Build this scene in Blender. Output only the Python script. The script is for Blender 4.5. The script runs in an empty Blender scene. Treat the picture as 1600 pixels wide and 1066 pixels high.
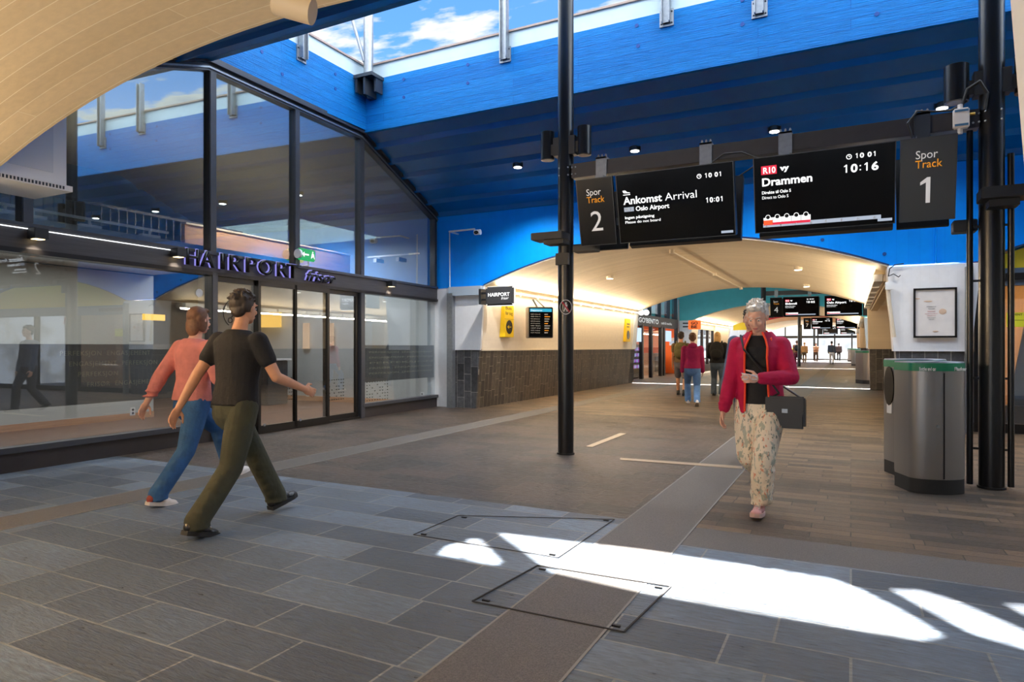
import bpy, bmesh, math, random
from mathutils import Vector, Matrix, Euler
random.seed(7)
S = bpy.context.scene
COL = S.collection
PI = math.pi
# ------------------------------------------------------------------ camera
F = 1030.0; HY = 542.0; CH = 1.3; YAW = math.radians(27.2)
SN, CS = math.sin(YAW), math.cos(YAW)
cd = bpy.data.cameras.new('camera'); cam = bpy.data.objects.new('camera', cd); COL.objects.link(cam)
cam.location = (0, 0, CH); cam.rotation_euler = (PI/2, 0, YAW)
cd.sensor_width = 36; cd.lens = F/1600*36; cd.shift_y = (HY-533)/1600; cd.clip_end = 400
S.camera = cam

def P(px, py, X=None, Y=None, Z=None, D=None):
    """a photo pixel on a world plane -> point"""
    a = (px-800)/F; b = (HY-py)/F
    vx, vy = CS*a-SN, SN*a+CS
    if X is not None: t = X/vx
    elif Y is not None: t = Y/vy
    elif Z is not None: t = (Z-CH)/b
    else: t = D
    return Vector((vx*t, vy*t, CH+b*t))

# ------------------------------------------------------------------ tagging / hierarchy
WM = {}
def tag(o, label=None, cat=None, group=None, kind=None):
    if label: o['label'] = label
    if cat: o['category'] = cat
    if group: o['group'] = group
    if kind: o['kind'] = kind
    return o
def thing(name, label, cat, loc, rz=0, group=None):
    o = bpy.data.objects.new(name, None); COL.objects.link(o)
    o.location = loc; o.rotation_euler = (0, 0, rz)
    WM[o] = Matrix.Translation(loc) @ Matrix.Rotation(rz, 4, 'Z')
    return tag(o, label, cat, group)

def link(name, me, mat, parent=None, origin=None):
    """mesh in world coordinates -> object, parented or free-standing"""
    if mat is not None:
        me.materials.clear(); me.materials.append(mat)
    o = bpy.data.objects.new(name, me); COL.objects.link(o)
    if parent is not None:
        me.transform(WM[parent].inverted()); o.parent = parent; WM[o] = WM[parent].copy()
    else:
        vs = [v.co for v in me.vertices]
        if origin is None and vs:
            xs = [v.x for v in vs]; ys = [v.y for v in vs]
            origin = Vector(((min(xs)+max(xs))/2, (min(ys)+max(ys))/2, min(v.z for v in vs)))
        origin = Vector(origin or (0, 0, 0))
        me.transform(Matrix.Translation(-origin)); o.location = origin
        WM[o] = Matrix.Translation(origin)
    return o

class MB:
    def __init__(s): s.bm = bmesh.new()
    def box(s, c, size, rz=0, M=None, bev=0):
        m = Matrix.Translation(c) @ Matrix.Rotation(rz, 4, 'Z')
        if M is not None: m = M @ m
        r = bmesh.ops.create_cube(s.bm, size=1, matrix=m @ Matrix.Diagonal((size[0], size[1], size[2], 1)))
        if bev:
            es = list({e for v in r['verts'] for e in v.link_edges})
            bmesh.ops.bevel(s.bm, geom=es, offset=bev, segments=2, affect='EDGES', clamp_overlap=True)
        return s
    def bx(s, x0, x1, y0, y1, z0, z1, M=None, bev=0):
        return s.box(((x0+x1)/2, (y0+y1)/2, (z0+z1)/2), (abs(x1-x0), abs(y1-y0), abs(z1-z0)), 0, M, bev)
    def cyl(s, p0, p1, r, r1=None, n=20):
        p0, p1 = Vector(p0), Vector(p1); d = p1-p0
        if d.length < 1e-6: return s
        m = Matrix.Translation((p0+p1)/2) @ d.to_track_quat('Z', 'Y').to_matrix().to_4x4()
        bmesh.ops.create_cone(s.bm, cap_ends=True, segments=n, radius1=r, radius2=r if r1 is None else r1, depth=d.length, matrix=m)
        return s
    def tube(s, pts, r, n=8):
        for a, b in zip(pts[:-1], pts[1:]): s.cyl(a, b, r, n=n)
        for p in pts[1:-1]: s.ell(p, (r, r, r), n=n)
        return s
    def ell(s, c, rad, rot=None, n=12):
        m = Matrix.Translation(c)
        if rot is not None: m = m @ rot
        bmesh.ops.create_uvsphere(s.bm, u_segments=n, v_segments=max(6, n*2//3), radius=1, matrix=m @ Matrix.Diagonal((rad[0], rad[1], rad[2], 1)))
        return s
    def rc(s, p0, r0, p1, r1, n=12):
        s.cyl(p0, p1, r0, r1, n); s.ell(p0, (r0,)*3, n=n); s.ell(p1, (r1,)*3, n=n); return s
    def poly(s, pts):
        vs = [s.bm.verts.new(p) for p in pts]; s.bm.faces.new(vs); return s
    def prism(s, pts, d):
        """planar polygon pts extruded by vector d"""
        d = Vector(d); a = [s.bm.verts.new(p) for p in pts]; b = [s.bm.verts.new(Vector(p)+d) for p in pts]
        n = len(a)
        s.bm.faces.new(a); s.bm.faces.new(b[::-1])
        for i in range(n): s.bm.faces.new((a[i], b[i], b[(i+1) % n], a[(i+1) % n]))
        return s
    def strip(s, A, B, d):
        """ribbon between polylines A and B, thickened by vector d"""
        d = Vector(d); n = len(A)
        v = [[s.bm.verts.new(Vector(p)+o) for p in L] for o in (Vector((0, 0, 0)), d) for L in (A, B)]
        for i in range(n-1):
            s.bm.faces.new((v[0][i], v[0][i+1], v[1][i+1], v[1][i]))
            s.bm.faces.new((v[2][i], v[3][i], v[3][i+1], v[2][i+1]))
            s.bm.faces.new((v[0][i], v[2][i], v[2][i+1], v[0][i+1]))
            s.bm.faces.new((v[1][i], v[1][i+1], v[3][i+1], v[3][i]))
        for i in (0, n-1): s.bm.faces.new((v[0][i], v[1][i], v[3][i], v[2][i]))
        return s
    def rings(s, R):
        """closed loft; R = list of lists of points"""
        vs = [[s.bm.verts.new(p) for p in r] for r in R]; n = len(vs[0])
        for a, b in zip(vs[:-1], vs[1:]):
            for i in range(n): s.bm.faces.new((a[i], a[(i+1) % n], b[(i+1) % n], b[i]))
        s.bm.faces.new(vs[0][::-1]); s.bm.faces.new(vs[-1]); return s
    def mesh(s, smooth=False, M=None):
        bmesh.ops.recalc_face_normals(s.bm, faces=s.bm.faces[:])
        me = bpy.data.meshes.new('m'); s.bm.to_mesh(me); s.bm.free()
        if M is not None: me.transform(M)
        if smooth:
            for p in me.polygons: p.use_smooth = True
            try: me.set_sharp_from_angle(angle=math.radians(38))
            except Exception: pass
        return me
    def build(s, name, mat, parent=None, smooth=False, M=None, origin=None):
        me = s.mesh(smooth, M); me.name = name
        return link(name, me, mat, parent, origin)

def struct(o): o['kind'] = 'structure'; return o

def txt(body, mat, parent, M, size=None, width=None, height=None, align='LEFT', bold=0.0, ext=.0015, name='lettering', shear=0, spacing=1.0):
    """text as a mesh; M places local x=right, y=up, z=outwards in the world"""
    cu = bpy.data.curves.new('t', 'FONT'); cu.body = body; cu.size = 1; cu.extrude = 0; cu.offset = bold
    cu.align_x = align; cu.shear = shear; cu.resolution_u = 3; cu.space_character = spacing
    o = bpy.data.objects.new('t', cu); COL.objects.link(o)
    dg = bpy.context.evaluated_depsgraph_get()
    me = bpy.data.meshes.new_from_object(o.evaluated_get(dg))
    bpy.data.objects.remove(o); bpy.data.curves.remove(cu)
    if not me.vertices: return None
    xs = [v.co.x for v in me.vertices]; ys = [v.co.y for v in me.vertices]
    w = max(xs)-min(xs); 
    k = size if size else 1
    if height: k = height/.72
    kx = k
    if width: kx = width/w
    if width and not size and not height: k = kx
    me.transform(Matrix.Diagonal((kx, k, 1, 1)))
    if ext:
        bm = bmesh.new(); bm.from_mesh(me)
        r = bmesh.ops.extrude_face_region(bm, geom=bm.faces[:])
        bmesh.ops.translate(bm, vec=(0, 0, ext), verts=[g for g in r['geom'] if isinstance(g, bmesh.types.BMVert)])
        bm.to_mesh(me); bm.free()
    me.transform(M); me.name = name
    return link(name, me, mat, parent)
def digits(body, mat, parent, M, height, width, bold=.03, name='numerals'):
    """figures set one by one in even cells, the figure one with its flag"""
    cells = [(.5 if c in ': ' else 1.0) for c in body]; u = width/sum(cells); x = 0; h = height; s = h*.15
    parts = []
    for c, w in zip(body, cells):
        if c == '1':
            cx = x+u*.55; parts.append(MB().prism([(cx-s/2, 0, 0), (cx+s/2, 0, 0), (cx+s/2, h, 0), (cx-s/4, h, 0), (cx-h*.27, h*.82, 0), (cx-h*.27, h*.70, 0), (cx-s/2, h*.80, 0)], (0, 0, .0015)))
        elif c == ':':
            mb = MB(); cx = x+u*.25; mb.bx(cx-s/2, cx+s/2, h*.12, h*.12+s, 0, .0015); mb.bx(cx-s/2, cx+s/2, h*.62, h*.62+s, 0, .0015); parts.append(mb)
        elif c != ' ':
            parts.append((c, x+u*.08, u*.84))
        x += u*w
    out = MB()
    for p in parts:
        if isinstance(p, tuple):
            o = txt(p[0], mat, parent, M @ Matrix.Translation((p[1], 0, 0)), height=h, width=p[2], bold=bold, name=name)
        else:
            me = p.mesh(); out.bm.from_mesh(me)
    if out.bm.verts: out.build(name, mat, parent, M=M)
def frame_M(o, right, up):
    r = Vector(right).normalized(); u = Vector(up); u = (u-r*u.dot(r)).normalized(); n = r.cross(u)
    m = Matrix((r, u, n)).transposed().to_4x4(); m.translation = Vector(o); return m

# ------------------------------------------------------------------ materials
def srgb(r, g, b):
    f = lambda c: (c/255/12.92) if c/255 <= .04045 else ((c/255+.055)/1.055)**2.4
    return (f(r), f(g), f(b), 1)
MATS = {}
def mat(name, col=(.5, .5, .5, 1), rough=.5, metal=0, spec=.5, noise=0, nscale=8, bump=0, bscale=60, emit=None, estr=0, coords='Object', stretch=(1, 1, 1), coat=0):
    if name in MATS: return MATS[name]
    m = bpy.data.materials.new(name); m.use_nodes = True; nt = m.node_tree; N = nt.nodes; L = nt.links
    b = N['Principled BSDF']; b.inputs['Base Color'].default_value = col; b.inputs['Roughness'].default_value = rough
    b.inputs['Metallic'].default_value = metal; b.inputs['Specular IOR Level'].default_value = spec
    if coat: b.inputs['Coat Weight'].default_value = coat
    if noise or bump:
        tc = N.new('ShaderNodeTexCoord'); mp = N.new('ShaderNodeMapping'); mp.inputs['Scale'].default_value = stretch
        if coords == 'World':
            g = N.new('ShaderNodeNewGeometry'); L.new(g.outputs['Position'], mp.inputs[0])
        else: L.new(tc.outputs['Object'], mp.inputs[0])
    if noise:
        n = N.new('ShaderNodeTexNoise'); n.inputs['Scale'].default_value = nscale; n.inputs['Detail'].default_value = 6
        L.new(mp.outputs[0], n.inputs['Vector'])
        h = N.new('ShaderNodeMapRange'); h.inputs[1].default_value = .3; h.inputs[2].default_value = .7
        h.inputs[3].default_value = 1-noise; h.inputs[4].default_value = 1+noise; L.new(n.outputs['Fac'], h.inputs[0])
        v = N.new('ShaderNodeVectorMath'); v.operation = 'SCALE'; v.inputs[0].default_value = col[:3]
        L.new(h.outputs[0], v.inputs['Scale']); L.new(v.outputs[0], b.inputs['Base Color'])
    if bump:
        n2 = N.new('ShaderNodeTexNoise'); n2.inputs['Scale'].default_value = bscale; n2.inputs['Detail'].default_value = 5
        L.new(mp.outputs[0], n2.inputs['Vector'])
        bp = N.new('ShaderNodeBump'); bp.inputs['Strength'].default_value = bump; bp.inputs['Distance'].default_value = .02
        L.new(n2.outputs['Fac'], bp.inputs['Height']); L.new(bp.outputs[0], b.inputs['Normal'])
    if emit is not None:
        b.inputs['Emission Color'].default_value = emit; b.inputs['Emission Strength'].default_value = estr
    MATS[name] = m; return m

def brick_mat(name, c1, c2, mortar, bw, rh, ms=.006, rough=.5, axes='XY', offset=.5, nz=.25, nscale=30, bump=.4, nbump=.3, stretch=(1, 1, 1), squash=1, sqf=2, bias=0, mortar_smooth=.1, rough_noise=0, big=0):
    m = bpy.data.materials.new(name); m.use_nodes = True; nt = m.node_tree; N = nt.nodes; L = nt.links
    b = N['Principled BSDF']; b.inputs['Roughness'].default_value = rough; b.inputs['Specular IOR Level'].default_value = .18 if 'blue' in name else .5
    g = N.new('ShaderNodeNewGeometry'); sp = N.new('ShaderNodeSeparateXYZ'); L.new(g.outputs['Position'], sp.inputs[0])
    cb = N.new('ShaderNodeCombineXYZ')
    L.new(sp.outputs['XYZ'.index(axes[0])], cb.inputs[0]); L.new(sp.outputs['XYZ'.index(axes[1])], cb.inputs[1])
    br = N.new('ShaderNodeTexBrick'); br.offset = offset; br.squash = squash; br.squash_frequency = sqf; br.offset_frequency = 2
    br.inputs['Scale'].default_value = 1; br.inputs['Brick Width'].default_value = bw; br.inputs['Row Height'].default_value = rh
    br.inputs['Mortar Size'].default_value = ms; br.inputs['Mortar Smooth'].default_value = mortar_smooth; br.inputs['Bias'].default_value = bias
    br.inputs['Color1'].default_value = c1; br.inputs['Color2'].default_value = c2; br.inputs['Mortar'].default_value = mortar
    # irregular joints: wobble the coordinates a little
    L.new(cb.outputs[0], br.inputs['Vector'])
    mp = N.new('ShaderNodeMapping'); mp.inputs['Scale'].default_value = stretch; L.new(cb.outputs[0], mp.inputs[0])
    n = N.new('ShaderNodeTexNoise'); n.inputs['Scale'].default_value = nscale; n.inputs['Detail'].default_value = 8; n.inputs['Roughness'].default_value = .65
    L.new(mp.outputs[0], n.inputs['Vector'])
    h = N.new('ShaderNodeMapRange'); h.inputs[1].default_value = .3; h.inputs[2].default_value = .7
    h.inputs[3].default_value = 1-nz; h.inputs[4].default_value = 1+nz; L.new(n.outputs['Fac'], h.inputs[0])
    sc = N.new('ShaderNodeVectorMath'); sc.operation = 'SCALE'; L.new(br.outputs['Color'], sc.inputs[0]); L.new(h.outputs[0], sc.inputs['Scale'])
    last = sc.outputs[0]
    if big:
        n3 = N.new('ShaderNodeTexNoise'); n3.inputs['Scale'].default_value = .9; n3.inputs['Detail'].default_value = 4; L.new(cb.outputs[0], n3.inputs['Vector'])
        h3 = N.new('ShaderNodeMapRange'); h3.inputs[1].default_value = .3; h3.inputs[2].default_value = .7; h3.inputs[3].default_value = 1-big; h3.inputs[4].default_value = 1+big
        L.new(n3.outputs['Fac'], h3.inputs[0]); s3 = N.new('ShaderNodeVectorMath'); s3.operation = 'SCALE'; L.new(last, s3.inputs[0]); L.new(h3.outputs[0], s3.inputs['Scale']); last = s3.outputs[0]
    L.new(last, b.inputs['Base Color'])
    if rough_noise:
        hr = N.new('ShaderNodeMapRange'); hr.inputs[1].default_value = .3; hr.inputs[2].default_value = .7
        hr.inputs[3].default_value = rough-rough_noise; hr.inputs[4].default_value = rough+rough_noise; L.new(n.outputs['Fac'], hr.inputs[0]); L.new(hr.outputs[0], b.inputs['Roughness'])
    ad = N.new('ShaderNodeMath'); ad.operation = 'MULTIPLY_ADD'; ad.inputs[1].default_value = -1.0
    nm = N.new('ShaderNodeMath'); nm.operation = 'MULTIPLY'; nm.inputs[1].default_value = nbump; L.new(n.outputs['Fac'], nm.inputs[0])
    L.new(br.outputs['Fac'], ad.inputs[0]); L.new(nm.outputs[0], ad.inputs[2])
    bp = N.new('ShaderNodeBump'); bp.inputs['Strength'].default_value = bump; bp.inputs['Distance'].default_value = .01
    L.new(ad.outputs[0], bp.inputs['Height']); L.new(bp.outputs[0], b.inputs['Normal'])
    MATS[name] = m; return m

def glass_mat(name, refl=.35, tint=(.55, .62, .66, 1), gcol=(.85, .92, 1, 1), rough=0.0, frost=0):
    m = bpy.data.materials.new(name); m.use_nodes = True; nt = m.node_tree; N = nt.nodes; L = nt.links
    for n in list(N):
        if n.type == 'BSDF_PRINCIPLED': N.remove(n)
    out = [n for n in N if n.type == 'OUTPUT_MATERIAL'][0]
    t = N.new('ShaderNodeBsdfTransparent'); t.inputs[0].default_value = tint
    g = N.new('ShaderNodeBsdfGlossy'); g.inputs['Color'].default_value = gcol; g.inputs['Roughness'].default_value = rough
    lw0 = N.new('ShaderNodeLayerWeight'); lw0.inputs['Blend'].default_value = .5; lw = N.new('ShaderNodeMath'); lw.operation = 'POWER'; lw.inputs[1].default_value = 4.0; L.new(lw0.outputs['Facing'], lw.inputs[0])
    ma = N.new('ShaderNodeMath'); ma.operation = 'MULTIPLY_ADD'; ma.inputs[1].default_value = .6; ma.inputs[2].default_value = refl; ma.use_clamp = True
    L.new(lw.outputs[0], ma.inputs[0])
    mx = N.new('ShaderNodeMixShader'); L.new(ma.outputs[0], mx.inputs[0]); L.new(t.outputs[0], mx.inputs[1]); L.new(g.outputs[0], mx.inputs[2])
    last = mx
    if frost:
        d = N.new('ShaderNodeBsdfDiffuse'); d.inputs[0].default_value = (.22, .225, .23, 1)
        tl = N.new('ShaderNodeBsdfTranslucent'); tl.inputs[0].default_value = (.22, .225, .23, 1)
        m1 = N.new('ShaderNodeMixShader'); m1.inputs[0].default_value = .5; L.new(d.outputs[0], m1.inputs[1]); L.new(tl.outputs[0], m1.inputs[2])
        m2 = N.new('ShaderNodeMixShader'); m2.inputs[0].default_value = frost; L.new(mx.outputs[0], m2.inputs[1]); L.new(m1.outputs[0], m2.inputs[2]); last = m2
    L.new(last.outputs[0], out.inputs[0]); MATS[name] = m; return m

def emis(name, col, s):
    if name in MATS: return MATS[name]
    m = bpy.data.materials.new(name); m.use_nodes = True
    b = m.node_tree.nodes['Principled BSDF']; b.inputs['Base Color'].default_value = (0.02, .02, .02, 1)
    b.inputs['Emission Color'].default_value = col; b.inputs['Emission Strength'].default_value = s; MATS[name] = m; return m

M_tile = brick_mat('slate_tiles', srgb(120, 136, 154), srgb(74, 84, 98), srgb(142, 144, 144), .82, .31, ms=.006, rough=.42, axes='XY', offset=.37, nz=.5, nscale=11, stretch=(1, 4.2, 1), squash=.6, sqf=3, bump=1.0, nbump=2.2, rough_noise=.16, big=.22)
M_plank = brick_mat('slate_planks', srgb(120, 98, 76), srgb(62, 52, 43), srgb(38, 31, 25), .62, .13, ms=.004, rough=.40, axes='XY', offset=.41, nz=.55, nscale=11, stretch=(1.5, 9, 1), squash=.7, sqf=3, bump=.9, nbump=1.8, rough_noise=.1, big=.12)
M_tileb = brick_mat('slate_tiles_brown', srgb(82, 67, 57), srgb(50, 43, 38), srgb(102, 86, 70), .66, .26, ms=.004, rough=.4, axes='XY', offset=.37, nz=.5, nscale=11, stretch=(1, 4.2, 1), squash=.6, sqf=3, bump=1.0, nbump=2.2, rough_noise=.16, big=.22)
M_granite = mat('granite_strip', srgb(88, 82, 77), .55, noise=.4, nscale=140, bump=.3, bscale=160)
M_dado = brick_mat('slate_cladding', srgb(88, 78, 68), srgb(54, 49, 44), srgb(138, 128, 114), .36, .16, ms=.0045, rough=.45, axes='ZY', offset=.37, nz=.35, nscale=12, stretch=(1, 1, 1), squash=1.5, sqf=3, bump=.7, nbump=.8)
M_dadoX = brick_mat('slate_cladding_front', srgb(90, 90, 92), srgb(56, 57, 60), srgb(140, 138, 134), .36, .17, ms=.0045, rough=.45, axes='ZX', offset=.37, nz=.35, nscale=12, squash=1.5, sqf=3, bump=.7, nbump=.8)
M_vault = brick_mat('board_marked_cream', srgb(232, 214, 180), srgb(220, 202, 168), srgb(252, 244, 224), 2.7, .125, ms=.003, rough=.5, axes='XY', offset=.31, nz=.07, nscale=26, stretch=(.4, 1, 1), bump=-1.0, nbump=-.9, mortar_smooth=.5)
M_cream = brick_mat('cream_wall', srgb(236, 224, 204), srgb(232, 220, 200), srgb(222, 210, 188), 3.1, .16, ms=.002, rough=.6, axes='YZ', offset=.3, nz=.04, nscale=10, bump=.15, nbump=.3)
M_white = brick_mat('white_painted', srgb(238, 240, 242), srgb(236, 238, 240), srgb(230, 232, 234), 3.1, .12, ms=.0015, rough=.6, axes='ZX', offset=.3, nz=.03, nscale=10, bump=.06, nbump=.3)
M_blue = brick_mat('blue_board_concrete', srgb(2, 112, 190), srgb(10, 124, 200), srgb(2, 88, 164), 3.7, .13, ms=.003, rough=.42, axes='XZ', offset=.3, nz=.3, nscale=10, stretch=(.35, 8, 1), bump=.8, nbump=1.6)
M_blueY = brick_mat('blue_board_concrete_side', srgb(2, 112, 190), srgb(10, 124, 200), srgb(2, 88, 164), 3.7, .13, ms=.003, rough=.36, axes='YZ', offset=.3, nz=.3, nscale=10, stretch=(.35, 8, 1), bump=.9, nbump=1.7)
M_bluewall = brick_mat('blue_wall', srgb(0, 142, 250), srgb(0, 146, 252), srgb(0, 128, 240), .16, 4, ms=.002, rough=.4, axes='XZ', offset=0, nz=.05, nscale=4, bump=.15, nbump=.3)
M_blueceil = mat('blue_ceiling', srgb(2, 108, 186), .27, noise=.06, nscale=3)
M_teal = mat('teal_wall', srgb(96, 196, 200), .5, noise=.05, nscale=4)
M_yellow = mat('yellow_paint', srgb(244, 206, 30), .5)
M_pinkp = mat('salmon_paint', srgb(240, 190, 150), .5)
M_red = mat('red_paint', srgb(196, 40, 60), .5)
M_fascia = mat('pale_fascia', srgb(200, 218, 224), .5, noise=.04, nscale=5)
M_cap = mat('brown_coping', srgb(176, 152, 138), .5)
M_frame = mat('grey_aluminium_frame', srgb(70, 72, 78), .35, metal=.3, noise=.05, nscale=20)
M_framed = mat('dark_frame', srgb(24, 22, 22), .35, metal=.2)
M_wooddk = mat('grey_brown_fascia', srgb(66, 64, 66), .5, noise=.18, nscale=5, coords='World', stretch=(1, .6, 14))
M_plinth = mat('dark_plinth', srgb(46, 40, 40), .55, noise=.1, nscale=10)
M_black = mat('black_paint', srgb(20, 21, 23), .28, noise=.1, nscale=8)
M_blackm = mat('black_matt', srgb(30, 31, 33), .5)
M_beam = mat('gantry_black', srgb(52, 50, 51), .38, noise=.08, nscale=14)
M_steel = mat('galvanised', srgb(150, 155, 160), .35, metal=.7, noise=.1, nscale=20)
M_steeld = mat('dark_galvanised', srgb(64, 70, 78), .45, metal=.5)
M_brush = mat('brushed_steel', srgb(150, 148, 146), .36, metal=.65, noise=.06, nscale=3, stretch=(1, 1, .02), bump=.04, bscale=90)
M_screen = mat('screen_black', srgb(8, 9, 12), .1, spec=.22)
M_sign = mat('sign_dark', srgb(30, 32, 35), .2, spec=.25)
M_signg = mat('sign_grey', srgb(66, 70, 74), .35, spec=.4)
M_lw = emis('lit_white', (1, 1, 1, 1), .95)
M_lwd = mat('letter_white', srgb(225, 225, 225), .5)
M_lo = mat('letter_orange', srgb(238, 158, 40), .5, emit=srgb(238, 158, 40), estr=.25)
M_lwe = mat('letter_signwhite', srgb(225, 225, 225), .5, emit=(.9, .9, .9, 1), estr=.2)
M_lred = emis('lit_crimson', srgb(205, 20, 55), .9)
M_lorange = emis('lit_orange', srgb(225, 80, 35), .9)
M_lgrey = emis('lit_grey', srgb(150, 160, 175), .9)
M_lcyan = emis('lit_cyan', srgb(30, 150, 180), .9)
M_white2 = mat('white_enamel', srgb(235, 238, 240), .35)
M_beige = mat('beige_enamel', srgb(225, 212, 188), .4)
M_wood = mat('pine', srgb(196, 150, 112), .5, noise=.16, nscale=4, coords='World', stretch=(1, .5, 10))
M_oak = mat('oak_floor', srgb(120, 84, 58), .4, noise=.2, nscale=5, coords='World', stretch=(1, 8, 1))
M_int = mat('interior_plaster', srgb(190, 196, 196), .6)
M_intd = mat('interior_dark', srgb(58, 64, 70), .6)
M_green = mat('green_rim', srgb(20, 128, 92), .4)
M_rubber = mat('black_rubber', srgb(34, 36, 38), .6)
M_ysign = mat('sign_yellow', srgb(244, 206, 20), .45)
M_paper = mat('paper', srgb(226, 222, 218), .6, noise=.05, nscale=6)
M_brass = mat('worn_metal_strip', srgb(178, 160, 138), .4, metal=.5, noise=.1, nscale=30)
M_joint = mat('dark_joint', srgb(38, 34, 32), .7)
M_glassU = glass_mat('upper_glass', refl=.34, tint=(.88, .9, .92, 1), gcol=(.82, .95, .95, 1))
M_glassL = glass_mat('lower_glass', refl=.15, tint=(.88, .9, .9, 1))
M_glassD = glass_mat('door_glass', refl=.15, tint=(.84, .84, .84, 1))
M_frost = glass_mat('frost_film', refl=.02, tint=(.9, .9, .9, 1), frost=.8)
M_letfrost = mat('film_letter', srgb(170, 168, 148), .6)
# ================================================================= building shell
HW, SPR, RAD = 3.685, 2.56, 9.8
C0 = -3.145                                   # middle of the passage vault
def arch_z(x, c=C0):
    d = min(abs(x-c), HW); return SPR + math.sqrt(RAD*RAD-d*d) - math.sqrt(RAD*RAD-HW*HW)
TUN = [(-8.3, 2.9), (12.0, 23.2), (32.3, 43.5), (52.6, 63.8)]
XR = 9.3
N_A = 36
AX = [C0-HW+2*HW*i/N_A for i in range(N_A+1)]

def area(name, loc, size, energy, color, rot=(0, 0, 0), size_y=None, spread=None):
    l = bpy.data.lights.new(name, 'AREA'); l.energy = energy; l.color = color; l.shape = 'RECTANGLE'; l.size = size; l.size_y = size_y or size
    if spread: l.spread = spread
    o = bpy.data.objects.new(name, l); COL.objects.link(o); o.location = loc; o.rotation_euler = rot; return o
def spot(name, loc, energy, color, rot, angle=100, blend=.6, r=.05):
    l = bpy.data.lights.new(name, 'SPOT'); l.energy = energy; l.color = color; l.spot_size = math.radians(angle); l.spot_blend = blend; l.shadow_soft_size = r
    o = bpy.data.objects.new(name, l); COL.objects.link(o); o.location = loc; o.rotation_euler = rot; return o
WARM = (1, .74, .46); WARM2 = (1, .82, .6); COOL = (.86, .93, 1)

# ---- floor
def floor_piece(x0, x1, y0, y1, m, z=0, t=.12):
    return struct(MB().bx(x0, x1, y0, y1, z-t, z).build('floor', m))
floor_piece(-7.6, XR, -9, 4.36, M_tile)
floor_piece(-1.5, XR, 4.36, 4.82, M_granite); floor_piece(-8.1, -1.5, 4.36, 4.82, M_tile)
floor_piece(-1.25, XR, 4.82, 72, M_plank); floor_piece(-8.1, -1.25, 12.0, 72, M_plank); floor_piece(-8.1, -1.25, 4.82, 12.0, M_tileb)
floor_piece(-8.1, -7.6, 2.0, 4.36, M_tile)
for x0, x1 in ((-1.5, -1.0), (-5.75, -5.35)):
    struct(MB().bx(x0, x1, -9, 63, 0, .0025).build('floor', M_granite))
    for x in (x0, x1): struct(MB().bx(x-.006, x+.006, -9, 20, 0, .0035).build('trim_1', mat('pale_joint', srgb(132, 130, 124), .7)))

# ---- vaults
for k, (y0, y1) in enumerate(TUN):
    A = [(x, y0, arch_z(x)) for x in AX]; B = [(x, y1, arch_z(x)) for x in AX]
    struct(MB().strip(A, B, (0, 0, .024)).build('ceiling', M_vault, smooth=True))
    # leaning cheek wall, dado below and cream above
    xl0, xl1 = C0-HW-.2, C0-HW
    if k != 0:
        xm = xl0+(xl1-xl0)*1.23/SPR
        segs = [(y0+.055, y1)] if k == 1 else [(y0+.055, y0+1.6), (y0+6.2, y1)] if k == 2 else [(y0+.055, y1)]
        for a, b in segs:
            struct(MB().prism([(xl0, a, 0), (xm, a, 1.23), (xm-.5, a, 1.23), (xl0-.5, a, 0)], (0, b-a, 0)).build('wall_left', M_dado))
            struct(MB().prism([(xm+.012, a, 1.23), (xl1+.012, a, SPR+.03), (xl1-.5, a, SPR+.03), (xm-.5, a, 1.23)], (0, b-a, 0)).build('wall_left', M_cream))
            struct(MB().bx(xm-.02, xm+.03, a, b, 1.215, 1.25).build('trim_2', M_beige))
    else:
        struct(MB().bx(xl0-.3, xl0, y0, y1, 0, SPR+.1).build('wall_left', M_cream))
    # right: recess behind piers
    xr = C0+HW
    struct(MB().bx(xr, xr+.95, y0+.5, y1-.01, SPR-.02, SPR+.2).build('ceiling', M_cream))
    struct(MB().bx(xr+.95, xr+1.15, y0+.5, y1, 1.23, SPR+.1).build('wall_right', M_cream))
    struct(MB().bx(xr+.93, xr+1.15, y0+.5, y1, 0, 1.23).build('wall_right', M_dado))

# ---- arched cross walls with piers
def arch_wall(Y, side, m, bays, x0=-8.0, x1=XR, top=4.2, t=.14, closed=()):
    """wall in plane Y (its visible face), thickness going away (+side)"""
    mb = MB(); xs = set([x0, x1])
    for c in bays:
        for i in range(N_A+1): xs.add(c-HW+2*HW*i/N_A)
    xs = sorted(xs)
    def low(x):
        for c in bays:
            if c-HW-1e-6 <= x <= c+HW+1e-6: return arch_z(x, c)+.026
        return SPR
    A = [(x, Y, low(x)) for x in xs]; B = [(x, Y, top) for x in xs]
    mb.strip(A, B, (0, t*side, 0)); return struct(mb.build('wall_far' if side > 0 else 'wall_near', m))
def pier(Y, side, xa0, xb0, xa1, xb1, t=.5, mw=None, md=None):
    """x range xa0..xb0 at the floor and xa1..xb1 at the spring"""
    f = 1.23/SPR; xam, xbm = xa0+(xa1-xa0)*f, xb0+(xb1-xb0)*f
    mb = MB().prism([(xa0, Y, 0), (xb0, Y, 0), (xbm, Y, 1.23), (xam, Y, 1.23)], (0, t*side, 0)); struct(mb.build('wall_far', md or M_dadoX))
    mb = MB().prism([(xam-.03, Y-.03*side, 1.23), (xbm+.03, Y-.03*side, 1.23), (xb1+.03, Y-.03*side, SPR), (xa1-.03, Y-.03*side, SPR)], (0, t*side, 0)); struct(mb.build('wall_far', mw or M_white))
C1 = C0+2*HW+1.16
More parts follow.
